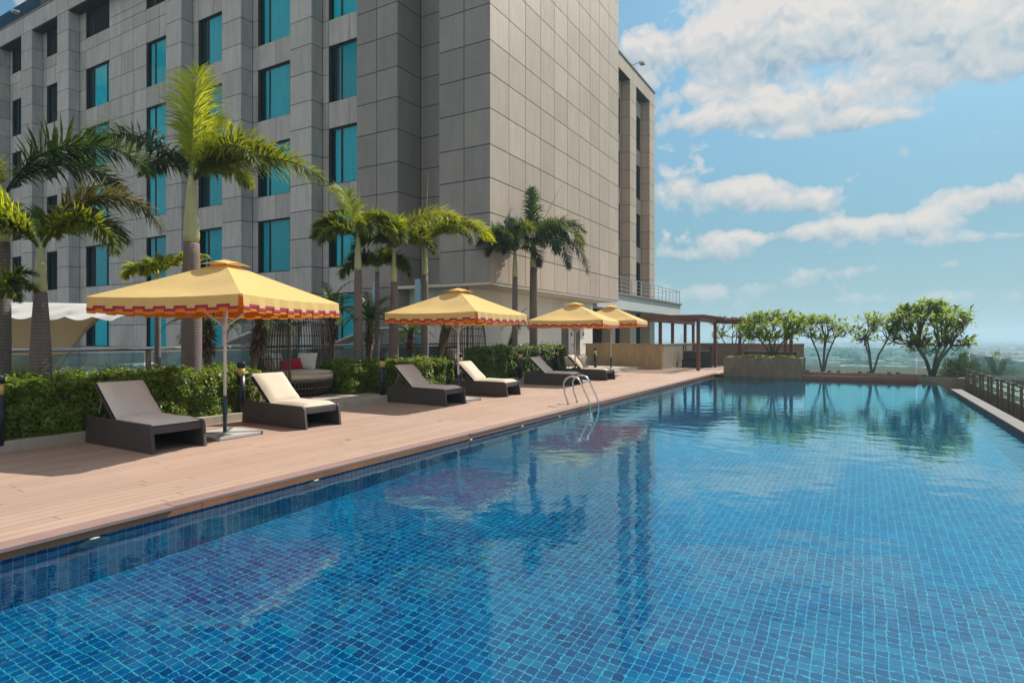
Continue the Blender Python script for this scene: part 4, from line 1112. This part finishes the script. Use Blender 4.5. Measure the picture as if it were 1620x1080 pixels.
# ------------------------------------------------------------------ hedges
def hedge(x0, x1, y0, y1, z0, z1, mat, label, dens, seed, leaf=.052, root=None):
    cx, cy = (x0+x1)/2, (y0+y1)/2
    t = root or thing('hedge', label, 'hedge', (cx, cy, z0), 0, 'clipped hedges along the deck')
    made = []
    r = np.random.default_rng(seed); hx, hy, hz = (x1-x0)/2, (y1-y0)/2, z1-z0
    N_ = int(dens*(2*hy*2*hx + 2*hy*hz + 2*2*hx*hz))
    u = r.random(N_); P = np.zeros((N_,3)); N = np.zeros((N_,3))
    A1, A2, A3 = 4*hx*hy, 2*hy*hz*1.15, 4*hx*hz; S = A1+A2+A3
    top = u < A1/S; fr = (u >= A1/S) & (u < (A1+A2)/S); en = ~(top | fr)
    P[:,0] = r.uniform(-hx,hx,N_); P[:,1] = r.uniform(-hy,hy,N_); P[:,2] = r.uniform(0.02,hz,N_)
    P[top,2] = hz; N[top,2] = 1
    P[fr,0] = hx; N[fr,0] = 1
    sg = np.where(r.random(N_)<.5,-1,1); P[en,1] = (sg*hy)[en]; N[en,1] = sg[en]
    # lumpy surface: displacement by noise, some depth inside, loose shoots on top
    W = P + np.array([cx,cy,z0])
    lump = np.array([mnoise.noise(Vector((p[0]*2.3,p[1]*2.3,p[2]*2.3+seed)))+.6*mnoise.noise(Vector((p[0]*6,p[1]*6,p[2]*6))) for p in W])
    depth = np.abs(r.normal(0,.055,N_))
    P += N*(lump*.13 - depth + .02)[:,None]
    edge = (np.abs(P[:,0]) > hx-.1) & (P[:,2] > hz-.1)
    P[edge,2] -= .04*r.random(edge.sum())
    sh = top & (r.random(N_) < .07); P[sh,2] += r.uniform(.01,.13,sh.sum())
    made.append(leaf_cloud('foliage', P, N*.8+np.array([.15,0,.5]), leaf, mat, t, .62, .55, seed))
    # twiggy dark interior
    ins = .13; made.append(MB().box(-hx+ins,hx-ins,-hy+ins,hy-ins,.0,hz-ins).build('twigs', M['twig'], t))
    if root:
        for q_ in made: q_.location = (cx-root.location.x, cy-root.location.y, z0-root.location.z)
    return t
hedge(-11.95,-10.42, -1.6, 8.05, .10, .93, M['hedge'], 'sunlit clipped hedge at the left behind the foreground loungers', 3000, 3, .066)
h2 = hedge(-11.75,-10.45, 11.85, 14.6, .10, .90, M['hedge'], 'clipped hedge between the two wicker daybeds', 3000, 4, .066)
hedge(-12.3,-11.2, 11.2, 12.3, .10, .92, M['hedge'], '', 3000, 14, .066, h2)
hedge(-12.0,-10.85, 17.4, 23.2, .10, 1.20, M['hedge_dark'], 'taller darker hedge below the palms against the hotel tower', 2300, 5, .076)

# ------------------------------------------------------------------ palms
def frond(parent, base, az, e0, L_, droop, mat, seed, leaf=.5, npair=84, plum=1.0, width=.030, wtop=.35, curl=1.25, pet=.12, hang=.5):
    r = random.Random(seed); n = 24; pts_ = [Vector((0,0,0))]; tans = []
    for i in range(n):
        f = (i+.5)/n; e = R(e0 - droop*f**curl)
        tdir = Vector((math.cos(e), 0, math.sin(e))); tans.append(tdir); pts_.append(pts_[-1] + tdir*(L_/n))
    def at(f):
        x = min(max(f,0),.9999)*n; i = int(x); return pts_[i].lerp(pts_[i+1], x-i), tans[min(i,n-1)]
    mb = MB()
    mb.tube(pts_[::2], [.020*(1-.85*i/12)+.002 for i in range(13)], 5)
    for i in range(npair):
        f = pet + (1-pet)*(i+.5)/npair
        prof = (math.sin(min(1,(f-pet+.10)/(.42))*math.pi/2))*(1-.62*max(0,(f-.5)/.5)**1.6)
        for side in (-1,1):
            for lay in range(2 if plum > .5 else 1):
                ff = f + r.uniform(-.5,.5)*(1-pet)/npair
                p, t_ = at(ff); S = Vector((0,side,0)); U = t_.cross(Vector((0,1,0)))*-1
                if U.z < 0 and abs(t_.z) < .95: U = -U
                roll = R(r.uniform(-50,58)*plum + (10 if plum < .5 else 0)); ang = R(r.uniform(44,68) - 24*max(0,f-.55)/.45)
                dr = t_*math.cos(ang) + (S*math.cos(roll)+U*math.sin(roll))*math.sin(ang); dr.normalize()
                ll = leaf*prof*r.uniform(.82,1.12); wd = width*(.7+.5*prof)*r.uniform(.8,1.2)
                d2 = (dr + Vector((0,0,-1))*hang*r.uniform(.5,1.3)).normalized()
                wv = dr.cross(U if abs(dr.dot(U)) < .9 else S); wv.normalize(); wv = wv*(wd/2)
                m1 = p + dr*ll*.5; tip = m1 + d2*ll*.5
                mb.add([p-wv*.6, p+wv*.6, m1+wv, m1-wv, tip], [(0,1,2,3),(3,2,4)])
    o = mb.build('frond', mat, parent); o.location = base; o.rotation_euler = (0,0,R(az+30.1))
    return o
def palm(x, y, z0, zc, r0, rm, r1, shaft, fr, label, lean=(0,0), spear=None, seed=0, z_floor=None):
    """zc crown height; shaft length of the pale crownshaft; fr: list of fronds (azimuth in view terms, elevation, length, droop, colour, leaf length)"""
    t = thing('palm_tree', label, 'palm', (x,y,z0), 0, 'palms planted between the hedges and the hotel')
    H = zc-z0; zt = H-shaft; n = 14; pts_ = []; rs_ = []
    for i in range(n+1):
        f = i/n; b = r0 + (rm-r0)*math.sin(min(1,f/.5)*math.pi/2) if f < .5 else rm+(r1-rm)*((f-.5)/.5)**1.3
        pts_.append((lean[0]*f**1.5, lean[1]*f**1.5, zt*f)); rs_.append(b)
    MB().tube(pts_, rs_, 18).build('trunk', M['trunk'], t, smooth=True)
    lx, ly = lean
    MB().tube([(lx,ly,zt-.01),(lx,ly,zt+.12*shaft),(lx,ly,zt+.5*shaft),(lx,ly,zt+.85*shaft),(lx,ly,H+.04)], [r1*.95,r1*1.06,r1*.85,r1*.62,r1*.45], 16).build('crownshaft', M['shaft'], t, smooth=True)
    for i, q in enumerate(fr):
        az, e0, L_, dr, col = q[:5]; lf = q[5] if len(q) > 5 else .5
        kw = q[6] if len(q) > 6 else {}
        a = R(az+30.1)
        frond(t, (lx+.04*math.cos(a), ly+.04*math.sin(a), H-.04), az, e0, L_, dr, M[col], seed*31+i, lf, **kw)
    if spear:
        az, e0, L_ = spear; a = R(az+30.1); e = R(e0)
        v = Vector((math.cos(a)*math.cos(e), math.sin(a)*math.cos(e), math.sin(e)))
        p = Vector((lx,ly,H)); MB().tube([p, p+v*L_*.5, p+v*L_], [.016,.012,.003], 6).build('spear_leaf', M['spear'], t)
    return t
FY, FD, FK, FB = 'frond_yellow', 'frond', 'frond_dark', 'frond_brown'
palm(-11.3,7.06,.1,4.68,.165,.185,.14,1.25,
     [(112,86,3.3,54,FY,.74),(95,76,2.6,70,FY,.62),(176,60,2.65,98,FK,.66),(10,72,2.1,128,FD,.60),(2,34,2.75,76,FD,.66),(-22,60,1.9,118,FD,.60),(30,62,2.0,92,FD,.58),(150,55,1.8,95,FK,.55),(70,55,1.7,100,FD,.5)],
     'tallest palm with ringed grey trunk rising beside the nearest umbrella', spear=(5,82,1.55), seed=1)
palm(-11.15,4.50,.1,3.05,.11,.145,.085,.75,
     [(212,72,1.9,60,FY,.50,{'plum':.5}),(232,60,1.5,64,FY,.48,{'plum':.5}),(178,66,1.5,80,FY,.46,{'plum':.6}),(22,80,2.3,152,FB,.52),(0,60,1.5,140,FD,.48),(60,70,1.6,130,FK,.45),(250,50,1.1,110,FD,.4),(120,66,1.5,110,FD,.45)],
     'palm at the left with a yellow green frond leaning over the edge of the picture', spear=(5,58,1.45), seed=2)
palm(-12.2,4.39,.1,4.0,.10,.12,.10,.85,[(24,68,2.45,112,FK,.66),(52,60,2.0,105,FK,.58),(215,50,1.6,110,FD,.5),(-70,45,1.2,110,FD,.42),(-100,60,1.4,115,FD,.45)],
     'tall palm at the left edge whose dark frond arches over its neighbour', seed=3)
palm(-11.0,3.86,.1,2.30,.035,.04,.035,.10,[(5,50,.62,105,FD,.24,{'npair':34}),(-20,30,.55,100,FD,.24,{'npair':34}),(25,72,.6,90,FD,.24,{'npair':34}),(150,50,.7,100,FD,.24,{'npair':34}),(-60,5,.6,80,FD,.22,{'npair':30})],
     'small slender palm cut by the left edge in front of the tent', seed=13)
palm(-12.35,7.0,.1,2.92,.05,.058,.045,.16,[(172,50,.85,125,FY,.30,{'width':.04,'plum':.8,'npair':46}),(10,50,1.0,60,FY,.30,{'width':.04,'plum':.6,'npair':46}),(90,75,.6,80,FD,.26),(-90,45,.5,110,FY,.26,{'width':.04}),(140,70,.6,100,FY,.26,{'width':.04})],
     'small thin palm with two yellow fronds left of the nearest umbrella', seed=4)
palm(-11.72,11.98,.1,4.31,.105,.12,.095,.92,
     [(140,82,2.0,66,FY,.54),(172,55,1.5,120,FD,.48),(15,60,1.5,115,FD,.48),(-60,50,1.2,120,FD,.45),(80,70,1.5,90,FY,.45),(215,35,1.2,110,FD,.45),(-20,72,1.2,105,FD,.42),(195,62,1.3,110,FD,.45)],
     'leftmost palm of the middle group, its yellow frond standing upright', spear=(80,87,1.5), seed=5)
palm(-11.75,12.75,.1,3.62,.06,.07,.055,.20,
     [(178,35,1.2,118,FD,.45),(4,38,1.15,125,FD,.45),(160,62,1.0,100,FD,.38),(60,75,.9,80,FY,.34),(-80,50,.7,110,FD,.34),(25,55,1.0,115,FD,.38)],
     'thin palm between the two taller trunks of the middle group', seed=6)
palm(-11.25,12.88,.1,4.12,.115,.13,.085,1.0,
     [(22,70,2.3,94,FY,.52),(150,64,1.5,112,FD,.48),(185,50,1.3,118,FD,.48),(-10,42,1.35,112,FD,.45),(-70,55,1.2,120,FD,.45),(90,78,1.5,70,FY,.45),(200,66,1.2,105,FD,.45),(40,55,1.5,110,FD,.45)],
     'palm of the middle group with a bright frond arching to the right', seed=7)
palm(-11.25,14.25,.1,4.42,.105,.115,.09,.98,
     [(8,62,2.05,118,FD,.5),(-25,52,1.9,122,FD,.5),(175,54,1.5,108,FD,.48),(200,38,1.3,112,FD,.45),(60,65,1.7,98,FD,.45),(20,52,2.4,104,FY,.54),(-100,50,1.1,120,FD,.42),(150,68,1.4,105,FD,.45)],
     'palm right of the middle group, standing before the dark hotel recess', spear=(30,87,2.15), seed=8)
palm(-11.55,20.15,.1,4.95,.10,.11,.10,1.05,
     [(165,74,2.1,104,FK,.58),(190,60,1.8,124,FK,.55),(215,42,1.5,120,FK,.52),(-40,25,1.6,125,FK,.52),(150,30,1.5,118,FK,.52),(-90,55,1.3,122,FK,.5),(130,80,2.0,80,FK,.5),(30,62,1.6,115,FK,.5),(205,65,1.7,110,FK,.52)],
     'slim palm with dark fronds throwing its shadow on the hotel tower', seed=9)
palm(-11.3,21.2,.1,5.45,.16,.165,.14,1.1,
     [(95,86,2.5,36,FK,.58),(10,60,2.5,110,FK,.6),(-12,34,2.3,104,FD,.6),(-18,14,2.9,104,FK,.64),(-40,8,2.3,98,FK,.6),(5,45,2.3,105,FK,.6),(50,70,2.0,110,FK,.55),(200,30,1.5,115,FK,.55),(25,54,2.7,124,FK,.6),(-62,30,2.2,115,FK,.6),(178,40,1.8,112,FK,.56),(120,62,1.9,98,FK,.54),(-120,48,1.7,118,FD,.54),(225,60,1.6,118,FK,.54),(-45,50,2.3,125,FK,.58),(150,70,2.0,90,FK,.52)],
     'thick trunked palm with a full dark crown before the hotel tower', spear=(20,62,2.6), seed=10)

def date_palm(x, y, z0, h, shag_r, label, seed, nf=22, L_=1.0, lean=(0,0)):
    t = thing('date_palm', label, 'palm', (x,y,z0), 0, 'short date palms by the balustrade')
    r = random.Random(seed); n = 8
    pts_ = [(lean[0]*(i/n)**1.4, lean[1]*(i/n)**1.4, h*i/n) for i in range(n+1)]
    MB().tube(pts_, [.085-.015*i/n for i in range(n+1)], 12).build('trunk', M['date_trunk'], t, smooth=True)
    sg = MB()
    for i in range(320):
        f = r.random()**.8; zc_ = h*(1-.36*f)+.0; k_ = zc_/h
        cx_, cy_ = lean[0]*k_**1.4, lean[1]*k_**1.4
        q = r.random()*6.283; el = R(r.uniform(-35,50)-50*f)
        dr = Vector((math.cos(q)*math.cos(el), math.sin(q)*math.cos(el), math.sin(el)))
        ln = shag_r*1.25*r.uniform(.6,1.1)*(1-.35*f); b = Vector((cx_,cy_,zc_)) + Vector((math.cos(q),math.sin(q),0))*.06
        s_ = Vector((-math.sin(q),math.cos(q),0))*.025
        sg.add([b-s_, b+s_, b+dr*ln*.7+s_*.7, b+dr*ln*.7-s_*.7, b+dr*ln+Vector((0,0,-.03))], [(0,1,2,3),(3,2,4)])
    sg.build('dry_leaf_bases', M['shag'], t)
    for i in range(nf):
        az = i*137.5 + r.uniform(-15,15); f = i/nf
        frond(t, (lean[0],lean[1],h-.02), az, 84-62*f+r.uniform(-6,6), L_*r.uniform(.8,1.1), 70+45*f, M['date_frond'], seed*77+i, .24, npair=34, plum=.25, width=.013, pet=.22, hang=.25)
    return t
date_palm(-12.45,8.15,.1,1.75,.22,'short date palm just right of the tallest trunk, under the umbrella edge',21,18,.95)
date_palm(-12.05,8.9,.1,1.85,.26,'shaggy date palm with a ball of dry leaf bases beside the first daybed',22,22,1.05,(.12,.25))
date_palm(-12.95,12.2,.1,2.15,.22,'date palm rising behind the right side of the first daybed',23,20,1.15)
date_palm(-12.1,12.75,.1,1.95,.18,'date palm with a bushy fresh crown in front of the middle palm group',24,24,1.15,(.05,.05))
date_palm(-12.6,15.2,.1,1.60,.20,'small date palm between the slim trunks and the second umbrella',25,18,.85)
date_palm(-12.2,16.1,.1,2.15,.18,'leaning date palm behind the second umbrella',26,16,.95,(.35,.25))
date_palm(-12.6,21.0,.1,1.9,.18,'leaning date palm between the two dark trunks at the tower',27,14,.95,(.45,.35))

# ------------------------------------------------------------------ plumeria trees
def plumeria(x, y, z0, H, Rr, zb, label, seed, n_main=4, n_tip=150, leaf=.26, nl=14, trunk_r=.06, gap=.35, off=(0,0)):
    """forked trunks reach every tip of a lumpy dome; each tip carries a whorl of long leaves"""
    t = thing('plumeria_tree', label, 'tree', (x,y,z0), 0, 'plumeria trees beyond the pool')
    r = random.Random(seed); br = MB(); tips = []
    while len(tips) < n_tip:
        a = r.random()*6.283; u = r.random()**.5; z = zb + (H-zb)*r.random()**.75
        f = (z-zb)/(H-zb); rr_ = Rr*(.62+.38*math.sin(min(1,f*1.6)*math.pi/2))*(1-.55*max(0,(f-.6)/.4)**2)
        p = Vector((off[0]+math.cos(a)*rr_*u, off[1]+math.sin(a)*rr_*u, z))
        if mnoise.noise(p*1.7/Rr*1.3 + Vector((seed,0,0))) < gap-.5: continue
        if f < .55 and u < .45: continue
        tips.append(p)
    mains = []
    for i in range(n_main):
        a = i*6.283/n_main + r.uniform(-.4,.4); ex = Vector((off[0]*.6+math.cos(a)*Rr*.38, off[1]*.6+math.sin(a)*Rr*.38, zb*.92+.12*H))
        md = Vector((ex.x*.42, ex.y*.42, ex.z*.55)); mains.append(ex)
        br.tube([Vector((math.cos(a)*trunk_r*.5, math.sin(a)*trunk_r*.5, 0)), md, ex], [trunk_r, trunk_r*.78, trunk_r*.6], 7)
    # secondary forks: group the tips by nearest main, then by sector
    groups = {}
    for p in tips:
        mi = min(range(n_main), key=lambda q: (mains[q]-p).length)
        d = p - mains[mi]; groups.setdefault((mi, int((math.atan2(d.y,d.x)+3.15)/1.26), int(d.z > (H-zb)*.35)), []).append(p)
    for (mi, _, _), ps in groups.items():
        c = sum(ps, Vector())/len(ps); f = mains[mi].lerp(c, .55) + Vector((r.uniform(-.06,.06), r.uniform(-.06,.06), -.03))
        br.tube([mains[mi], mains[mi].lerp(f,.5)+Vector((r.uniform(-.05,.05),r.uniform(-.05,.05),.02)), f], [trunk_r*.5, trunk_r*.42, trunk_r*.34], 6)
        for p in ps:
            m_ = f.lerp(p, .55) + Vector((0,0,-.05)); br.tube([f, m_, p], [trunk_r*.30, trunk_r*.24, trunk_r*.18], 5, False)
    br.build('trunk', M['plumeria_bark'], t, smooth=True)
    Vv = []; Ff = []
    for p in tips:
        for k_ in range(nl):
            a = k_*2.4+r.random(); el = R(r.uniform(-30,65)); dr = Vector((math.cos(a)*math.cos(el), math.sin(a)*math.cos(el), math.sin(el)))
            s_ = dr.cross(Vector((0,0,1))).normalized(); u2 = s_.cross(dr); ln = leaf*r.uniform(.6,1.12); wd = ln*r.uniform(.26,.34)
            n0 = len(Vv); b0 = p+dr*ln*.08+Vector((0,0,r.uniform(-.06,.02))); m1 = b0+dr*ln*.55+u2*ln*.03; tip = b0+dr*ln-u2*ln*.10
            Vv.extend([b0, m1+s_*wd*.5+u2*wd*.15, tip, m1-s_*wd*.5+u2*wd*.15, m1]); Ff.extend([(n0,n0+4,n0+1),(n0+1,n0+4,n0+2),(n0+2,n0+4,n0+3),(n0+3,n0+4,n0)])
    me = bpy.data.meshes.new('crown'); me.from_pydata([tuple(v) for v in Vv], [], Ff); o = bpy.data.objects.new('crown', me); COL.objects.link(o); me.materials.append(M['plumeria']); o.parent = t
    return t
plumeria(-3.38,28.3,.64,1.98,1.45,.72,'spreading plumeria tree growing from the stone planter in the pool',31,4,105,.35,12,.055,.36)
plumeria(-6.6,37.6,0,2.70,1.9,1.35,'sparse plumeria tree behind the parapet wall seen through the pergola',32,4,60,.38,9,.055,.42)
plumeria(-1.55,30.6,0,2.45,1.22,1.35,'plumeria tree behind the glass, nearest the stone planter',33,4,70,.34,10,.05,.38)
plumeria(.35,30.6,0,2.50,1.30,1.30,'open plumeria tree behind the middle of the glass',34,3,60,.34,10,.05,.42,(.15,0))
plumeria(2.45,30.0,0,2.95,1.72,.95,'largest dense plumeria tree at the right end of the glass',35,5,175,.36,12,.075,.40)
def bush(x, y, z0, rx, ry, rz_, label, seed, n=3500):
    t = thing('bush', label, 'bush', (x,y,z0)); r = np.random.default_rng(seed)
    D = r.normal(0,1,(n,3)); D[:,2] = np.abs(D[:,2]); D /= np.linalg.norm(D,axis=1,keepdims=True)
    lump = np.array([1+.35*mnoise.noise(Vector(tuple(v*3+seed))) for v in D])
    P = D*np.array([rx,ry,rz_])*(lump*(r.random(n)**.25))[:,None]
    leaf_cloud('foliage', P, D, .085, M['bush'], t, .55, .6, seed)
    b = MB()
    for i in range(9):
        a = i*.7; b.tube([(0,0,0),(rx*.4*math.cos(a),ry*.4*math.sin(a),rz_*.45),(rx*.65*math.cos(a),ry*.65*math.sin(a),rz_*.75)], [.025,.018,.008], 5)
    b.build('stems', M['plumeria_bark'], t)
bush(3.55,30.6,0,.85,.8,.98,'rounded yellow green bush behind the corner of the glass railing',41)
bush(4.9,32.6,-.1,.8,.8,1.0,'darker bush behind the side glass railing near the corner',42,2600)

# ------------------------------------------------------------------ city in the haze
def ground():
    m, nt, out = new_mat('city_ground'); k = NT(nt); p = k.pos()
    n = k.noise(k.scale(p, (1,1,1)), .012, 6, .65)
    c = k.ramp(n, [(.35,(.025,.050,.020)), (.55,(.045,.075,.03)), (.66,(.10,.105,.08)), (.8,(.20,.195,.17))])
    b = k.bsdf(c, .9, 0, .2); k.l(b.outputs[0], out.inputs[0])
    MB().quad((-6000,-6000,-26),(6000,-6000,-26),(6000,9000,-26),(-6000,9000,-26)).build('city_ground', m)['kind'] = 'structure'
    mb = MB(); tr = MB(); r = random.Random(77)
    for i in range(2600):
        d = 110*(40**r.random()); a = R(r.uniform(-32, 30)); x, y = d*math.sin(a), d*math.cos(a)
        if x < 30 and y < 130: continue
        w_, l_, h_ = r.uniform(5,13), r.uniform(5,13), r.choice([4,6,7,9,10,12,14])
        if d > 1500 and r.random() < .04: h_ = r.uniform(26,60)
        mb.box(-w_/2,w_/2,-l_/2,l_/2,0,h_, Matrix.Translation((x,y,-26)) @ Matrix.Rotation(r.random()*1.5,4,'Z'))
    for i in range(6500):
        d = 90*(45**r.random()); a = R(r.uniform(-32, 30)); x, y = d*math.sin(a), d*math.cos(a)
        if x < 20 and y < 100: continue
        rr = r.uniform(2.5,6.5); hh = r.uniform(5,12)
        P = []
        for (f, s_) in ((.15,.55),(.5,1),(.8,.75),(1,.25)):
            P.append([(x+rr*s_*r.uniform(.8,1.15)*math.cos(q*1.047), y+rr*s_*r.uniform(.8,1.15)*math.sin(q*1.047), -26+hh*f) for q in range(7)])
            P[-1][6] = P[-1][0]
        tr.grid(P)
    m2, nt, out = new_mat('far_buildings'); k = NT(nt)
    c = k.ramp(k.island(), [(0,(.50,.48,.44)), (.4,(.36,.34,.31)), (.7,(.62,.60,.57)), (1,(.42,.30,.24))], 'CONSTANT'); b = k.bsdf(c,.9); k.l(b.outputs[0], out.inputs[0])
    tag(mb.build('distant_city', m2), 'hazy spread of city buildings far beyond the terrace', 'city', kind='stuff')
    m3, nt, out = new_mat('far_trees'); k = NT(nt)
    c = k.mixc(k.island(), (.022,.042,.016), (.06,.085,.03)); b = k.bsdf(c,.9,0,.1); k.l(b.outputs[0], out.inputs[0])
    tag(tr.build('distant_trees', m3), 'hazy mass of trees across the city far beyond the terrace', 'trees', kind='stuff')
ground()
def haze():
    m, nt, out = new_mat('haze'); k = NT(nt)
    v = k.n('ShaderNodeVolumePrincipled'[10:]) if False else nt.nodes.new('ShaderNodeVolumePrincipled')
    v.inputs['Color'].default_value = (.55,.80,.95,1); v.inputs['Density'].default_value = .0008; v.inputs['Anisotropy'].default_value = .25
    k.l(v.outputs[0], out.inputs['Volume'])
    o = MB().box(-6100,6100,-6100,9100,-27.5,32).build('haze', m); o['kind'] = 'stuff'
haze()
# the water bends the sunlight onto the tiles
L.cycles.is_caustics_light = True; WATER.cycles.is_caustics_caster = True
for q in list(COL.objects):
    if q.name.startswith('pool_') and q.type == 'MESH' and q is not WATER: q.cycles.is_caustics_receiver = True
